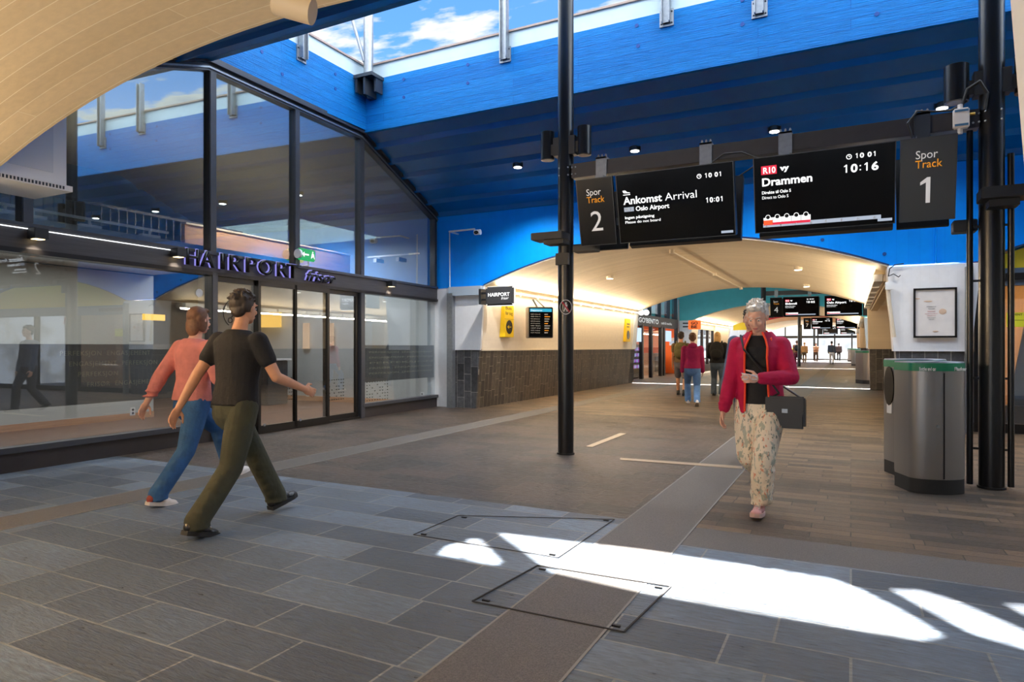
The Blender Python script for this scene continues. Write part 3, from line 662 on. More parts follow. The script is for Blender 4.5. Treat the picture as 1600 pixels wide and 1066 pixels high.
# ================================================================= gantries with track signs and displays
POLE_L, POLE_R = -3.07, 1.15
def gantry(yo, k, d):
    """yo offset along the passage, d text dictionary"""
    Y = 7.4+yo; n = ['nearest', 'second', 'third', 'farthest'][k]
    zt = 3.485
    for side, X in (('left', POLE_L), ('right', POLE_R)):
        r = .095 if side == 'left' else .1
        lab = f"tall round black steel pole at the {side} end of the {n} sign gantry"
        t = thing('steel_pole', lab, 'pole', (X, Y, 0), 0, 'gantry poles')
        MB().cyl((X, Y, 0.002), (X, Y, 8.3 if k == 0 else 5.0), r, n=32).build('shaft', M_black, t, smooth=True)
        MB().cyl((X, Y, 0.002), (X, Y, .022), r+.012, n=32).build('base_collar', M_blackm, t, smooth=True)
        if k == 0:
            mb = MB()
            for a in (-.9, -2.2): 
                for z in (3.36, 3.45): mb.ell((X+math.cos(a)*r, Y+math.sin(a)*r, z), (.011,)*3, n=8)
            mb.build('bolt_heads', M_steel, t)
        if side == 'right':
            for dx, zz in ((-.17, 3.3), (.14, 3.05)):
                MB().cyl((X+dx, Y-.03, .03), (X+dx, Y-.03, zz), .026, n=12).build('conduit', M_black, t, smooth=True)
            mb = MB()
            for z in (.35, 1.0, 1.9, 2.4): mb.bx(X-.18, X+.15, Y-.02, Y, z, z+.02)
            mb.build('conduit_clips', M_blackm, t)
        elif k == 0:
            b = MB(); b.bx(X-.08, X+.08, Y-.13, Y-.08, 2.28, 2.42); b.build('junction_plate', M_blackm, t)
        # band light boxes lower on the pole
        if k < 2:
            zz = 2.56 if side == 'left' else 2.60
            o = thing('luminaire_box', f"flat black box luminaire clamped {'low' if side=='left' else 'at head height'} on the {side} pole of the {n} gantry", 'light fitting', (X, Y, zz), 0, 'flat box luminaires')
            s = -1 if side == 'left' else 1
            if side == 'left':
                MB().bx(X-.30, X+.10, Y-.36, Y-.10, zz, zz+.085, bev=.006).build('housing', M_blackm, o); MB().bx(X-.16, X+.09, Y-.30, Y-.1, zz-.05, zz).build('bracket', M_blackm, o)
                MB().bx(X+.09, X+.38, Y-.02, Y+.16, zz-.12, zz-.03, bev=.006).build('rear_housing', M_blackm, o)
            else:
                MB().bx(X-.13, X+.34, Y-.38, Y-.10, zz, zz+.1, bev=.006).build('housing', M_blackm, o); MB().bx(X-.06, X+.16, Y-.28, Y-.1, zz-.06, zz).build('bracket', M_blackm, o)
                MB().bx(X-.29, X-.1, Y+.02, Y+.2, zz-.22, zz-.11, bev=.006).build('rear_housing', M_blackm, o)
        if k == 0:
            for s, nm in ((-1, 'left'), (1, 'right')):
                cx = X+s*(.24 if side == 'left' else .27)
                z0 = 3.59; rr = .082 if side == 'left' else .1; hh = .34
                o = thing('cylinder_spotlight', f"black cylinder spotlight on the {nm} arm of the {side} gantry pole", 'spotlight', (cx, Y, z0), 0, 'cylinder spotlights on the gantry poles')
                MB().cyl((cx, Y, z0), (cx, Y, z0+hh), rr, n=32).build('lamp_body', M_black, o, smooth=True)
                MB().cyl((cx, Y, z0-.004), (cx, Y, z0), rr*.8, n=32).build('lens', mat('smoked_lens', srgb(120, 115, 110), .2), o)
                MB().bx(min(X+s*.08, cx-s*rr*.5), max(X+s*.08, cx-s*rr*.5), Y-.05, Y+.05, z0+.04, z0+.17).build('arm', M_blackm, o)
                MB().bx(X+s*.1-.04, X+s*.1+.04, Y-.07, Y+.07, z0+.02, z0+.24).build('clamp', M_blackm, o)
    beam = thing('gantry_beam', f"dark flat steel crossbeam carrying the {n} pair of platform screens", 'beam', ((POLE_L+POLE_R)/2, Y, zt-.17), 0, 'gantry crossbeams')
    MB().bx(POLE_L+.1, POLE_R-.1, Y-.07, Y+.07, zt-.17, zt, bev=.004).build('box_section', M_beam, beam)
    if k == 0:
        for X in (POLE_L+.13, POLE_R-.13):
            mb = MB()
            for z in (3.36, 3.44): 
                for dx in (-.02, .025): mb.ell((X+dx, Y-.075, z), (.01,)*3, n=8)
            mb.build('bolt_heads', M_steel, beam)
    # signs: tilt back at the bottom
    zt0, zb0, Yt, Yb = 3.195, 2.465, 7.0+yo, 7.18+yo
    up = Vector((0, Yt-Yb, zt0-zb0)).normalized(); right = Vector((1, 0, 0)); nrm = right.cross(up)
    H = math.hypot(Yt-Yb, zt0-zb0)
    def panel(x0, x1, name, label, cat, thick, body_m, face_m, dz=0):
        o = Vector((x0, Yb, zb0)); M = frame_M(o, right, up)
        t = thing(name, label, cat, ((x0+x1)/2, Yb, zb0), 0, None)
        w = x1-x0; N = nrm
        MB().bx(0, w, 0, H, -thick, -.006, bev=.004).build('housing', body_m, t, M=M)
        MB().bx(.008, w-.008, .008, H-.008, -.006, 0).build('face', face_m, t, M=M)
        rim = MB(); e = .007
        rim.bx(0, w, 0, e, -.006, .003); rim.bx(0, w, H-e, H, -.006, .003); rim.bx(0, e, 0, H, -.006, .003); rim.bx(w-e, w, 0, H, -.006, .003)
        rim.build('rim', M_steeld if k == 0 else M_framed, t, M=M)
        # twin face looking the other way
        M2 = frame_M(Vector((x1, 14.8+2*yo-Yb, zb0)), Vector((-1, 0, 0)), Vector((0, -(Yt-Yb), zt0-zb0)))
        MB().bx(0, w, 0, H, -thick*.8, 0, bev=.004).build('rear_housing', body_m, t, M=M2)
        for f in (.2, .8): MB().bx(x0+w*f-.03, x0+w*f+.03, Y-.25, Y+.25, zb0+.25, zb0+.33).build('cross_bracket', M_blackm, t)
        return t, M, w
    def T(M, x, y, z=.004): return M @ Matrix.Translation((x, y, z))
    for x0, x1, num, lab in ((-2.785, -2.355, d['l'], 'left'), (.405, .845, d['r'], 'right')):
        m = M_sign if lab == 'left' else M_signg
        t, M, w = panel(x0, x1, 'track_sign', f"{'dark' if lab=='left' else 'grey'} platform sign reading Spor Track {num} on the {n} gantry", 'platform sign', .05, M_framed, m)
        if k < 3:
            txt('Spor', M_lwe, t, T(M, w*.27, H*.75), height=.075, width=.17, bold=.0)
            txt('Track', M_lo, t, T(M, w*.27, H*.64), height=.072, width=.21, bold=.005)
            (digits(num, M_lwe, t, T(M, w*.5-.09, H*.22), .23, .17, 0) if num == '1' else txt(num, M_lwe, t, T(M, w*.5, H*.22), height=.23, align='CENTER', bold=.0))
    for x0, x1, s, lab in ((-2.315, -1.065, 'A', 'left'), (-.875, .372, 'B', 'right')):
        D = d[s]
        t, M, w = panel(x0, x1, 'departure_screen', f"wide black platform display showing {D['name']} on the {n} gantry", 'screen', .12, M_framed, M_screen)
        mw_ = M_lw
        if D.get('plane'):
            mb = MB(); mb.prism([(.07, .575, 0), (.10, .577, 0), (.125, .555, 0), (.15, .552, 0), (.155, .542, 0), (.085, .548, 0), (.075, .56, 0)], (0, 0, .002)); mb.bx(.075, .155, .525, .532, 0, .002)
            mb.build('aircraft_icon', mw_, t, M=T(M, 0, 0))
        if D.get('badge'):
            MB().bx(.075, .075+.145, H-.175, H-.09, 0, .002).build('line_badge', M_lred, t, M=T(M, 0, 0))
            txt(D['badge'], mw_, t, T(M, .09, H-.162, .0065), height=.058, width=.115, bold=.02)
            txt(D.get('op', 'vy'), mw_, t, T(M, .255, H-.15), height=.05, width=.085, bold=.05)
        if k == 0 and s == 'A':
            txt('Ankomst', mw_, t, T(M, .075, .425), height=.082, width=.43, bold=.02)
            txt('Arrival', mw_, t, T(M, .535, .425), height=.082, width=.335, bold=-.005)
            MB().bx(.075, .185, .345, .392, 0, .002).build('line_badge', M_lgrey, t, M=T(M, 0, 0)); txt('FLY1', M_lwd, t, T(M, .085, .353, .0065), height=.032, width=.09, bold=.03)
            txt('Oslo Airport', mw_, t, T(M, .205, .345), height=.05, width=.37, bold=.018)
            txt('Ingen påstigning', mw_, t, T(M, .075, .265), height=.03, width=.33, bold=.015)
            txt('Please do not board', mw_, t, T(M, .075, .215), height=.03, width=.395, bold=.0)
            digits('10:01', mw_, t, T(M, .955, .36), .052, .19)
            digits('10 01', mw_, t, T(M, .955, .615), .046, .185); cxx, cyy = .905, .637
        else:
            txt(D['big'], mw_, t, T(M, .075, H-.285), height=.078, width=D['w'], bold=.025)
            txt(D['s1'], mw_, t, T(M, .075, H-.365), height=.03, width=.27 if k == 0 else .35, bold=.015)
            txt(D['s2'], mw_, t, T(M, .075, H-.415), height=.03, width=.245 if k == 0 else .3, bold=.0)
            if D.get('time'):
                digits(D['time'], mw_, t, T(M, .80, H-.24), .075, .31)
            digits('10 01', mw_, t, T(M, .905, H-.115), .044, .19); cxx, cyy = .86, H-.095
            tr = MB(); tr.bx(.08, 1.13, .055, .092, 0, .002); tr.build('platform_bar', M_lgrey, t, M=T(M, 0, 0))
            tr = MB(); 
            for i in range(5): tr.bx(.085+i*.088, .085+i*.088+.084, .095, .15, 0, .002)
            tr.build('train_cars', M_lw, t, M=T(M, 0, 0, .003))
            MB().bx(.085, .52, .075, .100, 0, .002).build('train_stripe', M_lred, t, M=T(M, 0, 0, .006)); MB().bx(.085, .17, .08, .125, 0, .002).build('train_front', M_lorange, t, M=T(M, 0, 0, .0075))
            if k == 0:
                for i, ch in enumerate('ABCDEFGH'): txt(ch, M_lwd, t, T(M, .10+i*.138, .060, .009), height=.02, bold=.03)
                mb = MB()
                for i in range(5): mb.cyl((.128+i*.088, .155, .004), (.128+i*.088, .155, .006), .024, n=16)
                mb.build('facility_icons', M_lw, t, M=T(M, 0, 0)); mb = MB()
                for i in range(5): mb.cyl((.128+i*.088, .155, .006), (.128+i*.088, .155, .007), .019, n=16)
                mb.build('facility_icons', M_sign, t, M=T(M, 0, 0))
        if k < 2:
            mb = MB()
            for i in range(16):
                a, b = i*PI/8, (i+1)*PI/8; mb.cyl((cxx+.021*math.cos(a), cyy+.021*math.sin(a), .004), (cxx+.021*math.cos(b), cyy+.021*math.sin(b), .004), .004, n=6)
            mb.cyl((cxx, cyy, .004), (cxx, cyy+.014, .004), .003, n=6); mb.cyl((cxx, cyy, .004), (cxx+.01, cyy, .004), .003, n=6)
            mb.build('clock_icon', mw_, t, M=T(M, 0, 0))
        if k == 0: MB().bx(w-.145, w-.025, .03, .055, .003, .005).build('maker_plate', M_lgrey, t, M=M); 
    # clamps and cables
    if k < 2:
        for i, X in enumerate((-2.59, -1.40, -.6, .60)):
            t = thing('hanger_clamp', ['steel clamp over the left platform number sign of the %s gantry', 'steel clamp on the beam over the left screen of the %s gantry', 'steel clamp on the beam above the right screen of the %s gantry', 'steel clamp over the right platform number sign of the %s gantry'][i] % n, 'clamp', (X, Y-.09, zt-.2), 0, 'hanger clamps on the beams')
            mb = MB().bx(X-.065, X+.065, Y-.09, Y-.072, zt-.2, zt+.03); mb.bx(X-.065, X+.065, Y-.09, Y+.09, zt+.01, zt+.03); mb.bx(X-.05, X+.05, Y-.16, Y-.072, zt-.24, zt-.2); mb.build('plate', M_steel if i != 3 else M_steeld, t)
            mb = MB()
            for dx in (-.045, 0, .045): mb.cyl((X+dx, Y-.05, zt+.03), (X+dx, Y-.05, zt+.06), .012, n=6); mb.cyl((X+dx, Y-.05, zt+.06), (X+dx, Y-.05, zt+.07), .007, n=6)
            mb.build('clamp_bolts', M_steel, t)
    if k == 0:
        o = MB().tube([(-1.33, Y-.09, 3.29), (-1.2, Y-.12, 3.36), (-1.02, Y-.12, 3.35), (-.86, Y-.1, 3.27), (-.86, Y-.15, 3.2), (-1.05, Y-.12, 3.1)], .008).build('power_cable', M_rubber); tag(o, 'loose black cable looping between the two near screens', 'cable')
        o = MB().tube([(.52, Y-.1, 3.28), (.48, Y-.12, 3.42), (.56, Y-.1, 3.53), (.7, Y-.05, 3.52), (.83, Y-.08, 3.5), (.95, Y-.1, 3.56)], .01).build('power_cable', M_rubber); tag(o, 'black cable looped over the beam by the right platform number sign', 'cable')
        o = MB().tube([(.905, Y-.11, 3.5), (.95, Y-.12, 3.66), (1.04, Y-.14, 3.71), (1.1, Y-.12, 3.6), (1.08, Y-.12, 3.45)], .014).build('power_cable', M_rubber); tag(o, 'thick black cable arching from grey junction box to right pole', 'cable')
        t = thing('junction_box', 'small pale junction box with cable glands beside the right gantry pole', 'junction box', (.905, Y-.1, 3.28))
        MB().bx(.84, .965, Y-.15, Y-.08, 3.31, 3.49, bev=.01).build('box', M_paper, t)
        mb = MB(); mb.bx(.85, .955, Y-.153, Y-.15, 3.325, 3.345); mb.bx(.85, .955, Y-.153, Y-.15, 3.455, 3.475); mb.build('blue_stripes', mat('stripe_blue', srgb(60, 110, 150), .5), t)
        for z0, z1 in ((3.49, 3.53), (3.26, 3.31)): MB().cyl((.895, Y-.115, z0), (.895, Y-.115, z1), .022, n=6).build('cable_gland', M_paper, t)
        MB().cyl((.965, Y-.115, 3.43), (1.01, Y-.115, 3.43), .014, n=8).build('brass_gland', mat('brass', srgb(200, 160, 80), .3, metal=.8), t)
gantry(0, 0, dict(l='2', r='1', A=dict(name='Ankomst Arrival', plane=1), B=dict(name='Drammen 10:16', badge='R10', big='Drammen', w=.46, s1='Direkte til Oslo S', s2='Direct to Oslo S', time='10:16')))
gantry(20.3, 1, dict(l='4', r='3', A=dict(name='Eidsvoll', badge='R12', big='Eidsvoll', w=.4, s1='Direkte til Oslo lufthavn', s2='Direct to Oslo Airport', time='10:05'), B=dict(name='Oslo Airport', badge='FLY', big='Oslo Airport', w=.65, s1='Direkte til Oslo lufthavn', s2='Direct to Oslo Airport', time='10:09')))
gantry(40.6, 2, dict(l='7', r='6', A=dict(name='Lillehammer', badge='RE', big='Lillehammer', w=.6, s1='via Oslo lufthavn', s2='via Oslo Airport', time='10:12'), B=dict(name='Stabekk', badge='R13', big='Stabekk', w=.4, s1='via Oslo S', s2='via Oslo S', time='10:14')))
gantry(60.9, 3, dict(l='9', r='8', A=dict(name='Dal', badge='R13', big='Dal', w=.2, s1='via Oslo S', s2='via Oslo S', time='10:19'), B=dict(name='Skien', badge='RE', big='Skien', w=.3, s1='via Oslo S', s2='via Oslo S', time='10:21')))

# ---- no-smoking style prohibition sticker on the left pole
c = Vector((POLE_L, 7.4, P(881, 480, D=7.9).z)); dirv = Vector((.39, -.92, 0)).normalized(); sd = Vector((.92, .39, 0)); M = frame_M(c+dirv*.097, sd, (0, 0, 1))
t = thing('prohibition_sticker', 'round white prohibition sticker with a crossed-out figure on the left pole', 'sticker', c+dirv*.097)
mb = MB()
for i in range(24):
    a, b = i*PI/12, (i+1)*PI/12; mb.cyl((.07*math.cos(a), .085*math.sin(a), 0), (.07*math.cos(b), .085*math.sin(b), 0), .005, n=6)
mb.build('ring', M_lwd, t, M=M)
MB().cyl((-.045, .06, .004), (.045, -.06, .004), .009, n=6).build('red_bar', M_red, t, M=M)
mb = MB(); mb.ell((0, .045, .002), (.012, .014, .003)); mb.prism([(-.02, .03, 0), (.02, .03, 0), (.012, -.01, 0), (.025, -.055, 0), (.01, -.055, 0), (-.002, -.02, 0), (-.02, -.055, 0), (-.032, -.05, 0), (-.014, -.01, 0)], (0, 0, .003)); mb.build('figure', M_lwd, t, M=M)

# ---- ceiling downlights
for i, (px, py, lab) in enumerate(((809, 236, 'left-most round recessed downlight in the dark blue ribbed ceiling'), (992, 208, 'round recessed downlight in the blue ceiling above the left screen'), (1210, 172, 'round recessed downlight in the blue ceiling above the right screen'), (1472, 129, 'round recessed downlight in the blue ceiling beside the right pole spotlight'))):
    Yd = 10.75; p = P(px, py, Y=Yd); zc = 5.2-(Yd-9.4)*1.05/2.6-.03
    p = Vector((p.x, Yd, zc)); en = (330, 250, 130, 60)[i]; t = thing('recessed_downlight', lab, 'downlight', p-Vector((0, 0, .06)), 0, 'blue ceiling downlights')
    MB().cyl(p-Vector((0, 0, .05)), p+Vector((0, 0, .03)), .095, n=24).build('trim_ring', M_black, t, smooth=True)
    MB().cyl(p-Vector((0, 0, .056)), p-Vector((0, 0, .05)), .07, n=24).build('lens', emis('down_lens', (1, .97, .92, 1), 6), t)
    spot('downlight', p-Vector((0, 0, .09)), en, (1, .95, .9), (0, 0, 0), 130, .8)
def vault_spot(px, py, lab, grp='vault spotlights', on=True, D=None):
    # pixel ray hits the vault
    lo, hi = 12.1, 62
    t0 = None
    a = (px-800)/F; b = (HY-py)/F; vx, vy = CS*a-SN, SN*a+CS
    tt = 5
    while tt < 80:
        x, y, z = vx*tt, vy*tt, CH+b*tt
        if 12 < y and z > arch_z(x)-.03: break
        tt += .02
    p = Vector((x, y, arch_z(x)-.02)); t = thing('vault_spotlight', lab, 'spotlight', p-Vector((0, 0, .06)), 0, grp)
    MB().cyl(p-Vector((0, 0, .05)), p+Vector((0, 0, .03)), .09, n=20).build('trim_ring', M_beige, t, smooth=True)
    MB().cyl(p-Vector((0, 0, .058)), p-Vector((0, 0, .05)), .075, n=20).build('lens', emis('vault_lens', (1, .93, .8, 1), 4), t)
    spot('vault_light', p-Vector((0, 0, .09)), 60, WARM2, (0, 0, 0), 120, .8)
vault_spot(953, 433, 'round cream spotlight on the passage vault above the left pole side')
vault_spot(1247, 419, 'round cream spotlight on the passage vault under the right screen')
vault_spot(1260, 446, 'round cream spotlight farther in on the right side of the passage vault')
# ---- cove pipes and lamps in each tunnel
NM = ['near', 'first', 'second', 'third']
for k, (y0, y1) in enumerate(TUN):
    if k > 0:
        xp, zp = C0-HW+.13, SPR-.06
        t = thing('light_pipe', f"thin white lit conduit along the left spring of the {NM[k]} tunnel vault", 'light pipe', (xp, y0, zp), 0, 'lit conduits')
        MB().cyl((xp, y0+.15, zp), (xp, y1-.1, zp), .024, n=10).build('tube', emis('tube_light', (1, .9, .7, 1), 1.5), t)
        mb = MB(); y = y0+.5
        while y < y1-.3: mb.bx(xp-.1, xp+.03, y-.02, y+.02, zp-.03, zp+.05); mb.cyl((xp, y, zp-.06), (xp, y, zp-.02), .02, n=8); y += .95
        mb.build('tube_clips', M_beige, t)
    # right-hand cable tray of stacked sections
        xt = C0+HW-.03; t = thing('cable_tray', f"cream sectioned cable tray along the right edge of the {NM[k]} tunnel vault", 'cable tray', (xt, y0+.5, 2.3), 0, 'cable trays')
        MB().bx(xt-.02, xt+.2, y0+.75, y1-.75, SPR-.16, SPR-.04).build('tray', M_cream, t)
        mb = MB(); y = y0+.8; i = 0
        while y < y1-1.4: mb.bx(xt-.16, xt-.03, y, y+.62, SPR-.15+.02*(i % 2), SPR-.03, M=None); y += .7; i += 1
        mb.build('tray_sections', M_white2, t)
        mb = MB(); y = y0+.8
        while y < y1-1.3: mb.bx(xt+.02, xt+.19, y, y+.5, SPR-.2, SPR-.16); y += .56
        mb.build('tray_lids', M_vault, t)
        area('cove_light', (xt-.2, (y0+y1)/2, SPR-.2), .06, 110, WARM2, (0, math.radians(125), 0), y1-y0-1.2)
        area('cove_light', (C0-HW+.2, (y0+y1)/2, SPR-.02), .06, 160, WARM2, (0, math.radians(-140), 0), y1-y0-.6)
        area('cove_wash', (C0-HW+.24, (y0+y1)/2, SPR-.05), .06, 44, WARM2, (0, math.radians(25), 0), y1-y0-.6)
# near vault cove lamps (behind and beside the camera)
area('cove_light', (C0-HW+.25, -1.0, SPR-.15), .08, 290, WARM, (0, math.radians(-130), 0), 6.0)
area('cove_light', (C0+HW-.2, -2.5, SPR-.15), .08, 60, WARM, (0, math.radians(130), 0), 6.0)
# sprinkler pipe on the vault
a0 = P(1050, 393, Y=13.2); 
def onv(px, py):
    a = (px-800)/F; b = (HY-py)/F; vx, vy = CS*a-SN, SN*a+CS; tt = 5
    while tt < 80:
        x, y, z = vx*tt, vy*tt, CH+b*tt
        if 12 < y and z > arch_z(x)-.06: break
        tt += .01
    return Vector((x, y, arch_z(x)-.06))
t = thing('vault_conduit', 'thin cream conduit with round boxes running across the passage vault', 'conduit', onv(1050, 394))
pa, pb = onv(1050, 394), onv(1158, 451)
pts = [pa+(pb-pa)*i/8 for i in range(9)]; pts = [Vector((p.x, p.y, arch_z(p.x)-.05)) for p in pts]
MB().tube(pts, .016).build('pipe', M_beige, t)
for f in (0, .5, 1): p = pts[int(f*8)]; MB().cyl(p-Vector((0, 0, .04)), p+Vector((0, 0, .04)), .05, n=14).build('round_box', M_beige, t, smooth=True)
# ---- roof steel: stanchions on the well edge
def stanchion(px, base_py, face, lab):
    p = P(px, base_py, Y=9.4) if face == 'Y' else P(px, base_py, X=-7.8)
    t = thing('steel_stanchion', lab, 'stanchion', p, 0, 'galvanised roof stanchions')
    if face == 'Y':
        x, y = p.x, 9.4; mb = MB().bx(x-.06, x-.045, y-.11, y-.0, p.z+.04, 6.95); mb.bx(x+.045, x+.06, y-.11, y, p.z+.04, 6.95); mb.bx(x-.045, x+.045, y-.06, y-.045, p.z+.04, 6.95); mb.build('channel_post', M_steel, t)
        MB().bx(x-.1, x+.1, y-.02, y, p.z, p.z+.24).build('base_plate', M_steel, t)
        mb = MB()
        for dx in (-.075, .075):
            for dz in (.04, .2): mb.ell((x+dx, y-.024, p.z+dz), (.012,)*3, n=8)
    else:
        x, y = -7.8, p.y; mb = MB().bx(x, x+.11, y-.06, y-.045, p.z+.04, 6.95); mb.bx(x, x+.11, y+.045, y+.06, p.z+.04, 6.95); mb.bx(x+.045, x+.06, y-.045, y+.045, p.z+.04, 6.95); mb.build('channel_post', M_steel, t)
        MB().bx(x, x+.02, y-.1, y+.1, p.z, p.z+.24).build('base_plate', M_steel, t); mb = MB()
        for dy in (-.075, .075):
            for dz in (.04, .2): mb.ell((x+.024, y+dy, p.z+dz), (.012,)*3, n=8)
    mb.build('bolt_heads', M_steeld, t)
stanchion(470, 97, 'X', 'galvanised stanchion on the left edge of the roof opening')
stanchion(790, 98, 'Y', 'galvanised stanchion on the far parapet left of the tall black pole')
stanchion(1042, 42, 'Y', 'galvanised stanchion on the far parapet just right of the tall black pole')
stanchion(1187, 28, 'Y', 'galvanised stanchion at the top edge above the right screen')
for X in (2.6, 4.6, 6.6): 
    p = Vector((X, 9.4, 5.85)); t = thing('steel_stanchion', 'galvanised stanchion along the far parapet beyond the right of the frame', 'stanchion', p, 0, 'galvanised roof stanchions')
    mb = MB().bx(X-.06, X-.045, 9.29, 9.4, 5.9, 6.95); mb.bx(X+.045, X+.06, 9.29, 9.4, 5.9, 6.95); mb.bx(X-.045, X+.045, 9.34, 9.355, 5.9, 6.95); mb.build('channel_post', M_steel, t); MB().bx(X-.1, X+.1, 9.38, 9.4, 5.85, 6.09).build('base_plate', M_steel, t)
x, y, z = -7.58, 9.2, 5.78
t = thing('corner_column', 'round galvanised steel column with diagonal brace on the corner of the roof opening', 'column', (x, y, z))
MB().cyl((x, y, z+.3), (x, y, 8.45), .085, n=28).build('column_tube', M_steel, t, smooth=True)
MB().cyl((x-.05, y-.05, z+.55), (x-.55, y-.35, 8.4), .03, n=12).build('brace', M_steel, t, smooth=True)
mb = MB().bx(x-.2, x+.2, y-.16, y+.18, z+.24, z+.3); mb.bx(x-.18, x-.14, y-.14, y+.17, z-.0, z+.24); mb.bx(x+.0, x+.04, y-.14, y+.17, z-.06, z+.24); mb.bx(x+.14, x+.18, y-.02, y+.17, z, z+.24); mb.bx(x-.12, x+.0, y+.1, y+.2, z-.05, z+.24)
mb.build('corbel_bracket', M_steeld, t)
# hanging cream cylinder spot on the near vault
c = P(463, 12, D=3.1); ax = Vector((.62, .25, -.25)).normalized(); Rr = (Vector((CS, SN, 0))*.9+Vector((0, 0, -.25))).normalized()
t = thing('tilted_spotlight', 'cream cylinder spotlight tilted under the edge of the near vault', 'spotlight', c)
MB().cyl(c-Rr*.10, c+Rr*.08, .058, n=32).build('lamp_body', mat('spot_cream', srgb(205, 190, 165), .4), t, smooth=True)
MB().cyl(c-Rr*.102, c-Rr*.098, .045, n=32).build('lens', mat('spot_lens', srgb(190, 170, 130), .2), t)
MB().tube([c-Rr*.02+Vector((0, 0, .055)), c-Rr*.02+Vector((-.02, -.05, .2)), Vector((c.x-.05, c.y-.3, arch_z(c.x-.05)-.0))], .018).build('bracket', M_beige, t)

# ---- bins
def bin_unit(cx, cy, rz, w, d, h, lab, text=None, far=False):
    t = thing('recycling_bin', lab, 'bin', (cx, cy, 0), rz, 'recycling bins'); W = WM[t]
    def prof(s, z, n=28):
        pts = []
        for i in range(n+1):                              # bowed front face
            u = -1+2*i/n; uu = math.sin(u*PI/2); pts.append((uu*w/2*s, -d/2*s-(.13*math.sqrt(max(0, 1-uu*uu)))*s, z))
        pts.append((w/2*s, d/2*s, z)); pts.append((-w/2*s, d/2*s, z)); return pts
    MB().rings([prof(.99, .002), prof(.99, .13)]).build('plinth', M_rubber, t, smooth=True, M=W)
    MB().rings([prof(.985, .13), prof(1, .16), prof(1, h-.07)]).build('shell', M_brush, t, smooth=True, M=W)
    MB().rings([prof(1.012, h-.075), prof(1.012, h-.004)]).build('green_band', M_green, t, M=W)
    MB().rings([prof(1.0, h-.004), prof(.98, h+.008)]).build('lid', M_steel, t, M=W)
    if far: return t
    MB().bx(-.004, .004, -d/2-.138, -d/2-.11, .14, h-.09).build('door_gap', M_framed, t, M=W)
    l = MB().cyl((-.05, -d/2-.125, .60), (-.05, -d/2-.142, .60), .013, n=14).build('lock', M_steel, t, M=W)
    if text:
        for s, (x, tx, wd) in enumerate(text):
            yy = -d/2-.13*math.sqrt(1-(2*x/w)**2)-.012
            M = W @ frame_M((x-wd/2, yy-.006, h-.07), (1, 0.0, 0), (0, 0, 1)); txt(tx, M_lwd, t, M, height=.032, width=wd, bold=.03)
    return t
# near pair: front unit and the one standing behind it
pf = P(1450, 764, Z=0)
bin_unit(pf.x, pf.y, math.radians(22), .47, .26, 1.16, 'brushed steel recycling bin with green band standing nearest, in front of the poster pier', [(-.13, 'Bottles and cans', .15), (.14, 'Flasker', .1)])
pk = P(1428, 741, Z=0)
t = bin_unit(pk.x, pk.y, math.radians(22), .47, .26, 1.17, 'brushed steel recycling bin half hidden behind the nearest bin, dark opening on its left', far=True)
W = WM[t]; mb = MB()
mb.rings([[(-.237, -.0+.1*math.cos(a), .9+.2*math.sin(a)) for a in [i*PI/8 for i in range(16)]], [(-.247, -.0+.1*math.cos(a), .9+.2*math.sin(a)) for a in [i*PI/8 for i in range(16)]]]); mb.build('opening', M_framed, t, M=W)
MB().bx(-.242, -.235, -.05, .05, .62, .78).build('label_strip', M_lwd, t, M=W)
for px, py, lab in ((1354, 600, 'brushed steel bin with green band by the second pier in the passage'), (1339, 572, 'brushed steel bin farther down the right side of the passage'), (1331, 565.5, 'farthest small brushed steel bin on the right of the passage')):
    p = P(px, py, Z=0); bin_unit(p.x+.0, p.y+.3, math.radians(25), .52, .5, 1.16, lab, far=True)

# ---- poster pier things
Yp = 11.97
a, b = P(1427, 528, Y=Yp-.03), P(1495, 449, Y=Yp-.03)
t = thing('framed_poster', 'black framed pale notice poster on the white pier at right', 'poster', ((a.x+b.x)/2, Yp-.05, a.z))
MB().bx(a.x, b.x, Yp-.05, Yp-.035, a.z, b.z).build('paper', M_paper, t)
mb = MB(); e = .028
for q in ((a.x, b.x, a.z, a.z+e), (a.x, b.x, b.z-e, b.z), (a.x, a.x+e, a.z, b.z), (b.x-e, b.x, a.z, b.z)): mb.bx(q[0], q[1], Yp-.07, Yp-.035, q[2], q[3])
mb.build('frame', M_framed, t)
M = frame_M((a.x, Yp-.052, a.z), (1, 0, 0), (0, 0, 1)); w = b.x-a.x; h = b.z-a.z
rtx = [('THE OSLO BAGEL CO', .62, .22, 0), ('VELKOMMEN', .575, .16, 0), ('ÅPNINGSTIDER', .52, .18, 1), ('MAN-FRE 07-18  LØR 09-17', .475, .30, 1), ('SØNDAG 10-17', .435, .2, 1), ('KAFFE OG BAKST', .395, .2, 0), ('TAKE AWAY', .36, .14, 0)]
for s, fy, fw, red in [(r[0] if r[0] != 'THE OSLO BAGEL CO' else 'INFORMASJON TIL DEG', r[1], r[2], r[3]) for r in rtx]:
    txt(s, mat('ink_red', srgb(180, 40, 50), .6) if red else mat('ink_grey', srgb(90, 90, 95), .6), t, M @ Matrix.Translation((w*.42, h*fy, .002)), width=w*fw, height=.012, align='CENTER')
mb = MB()
for px, py, sx, sz in ((1473, 487, .05, .045), (1450, 471, .06, .012), (1433, 467, .04, .01), (1462, 518, .04, .012)):
    p = P(px, py, Y=Yp-.052); mb.ell(p, (sx, .003, sz), n=14)
mb.build('stains', mat('stain_tan', srgb(214, 186, 160), .6), t)
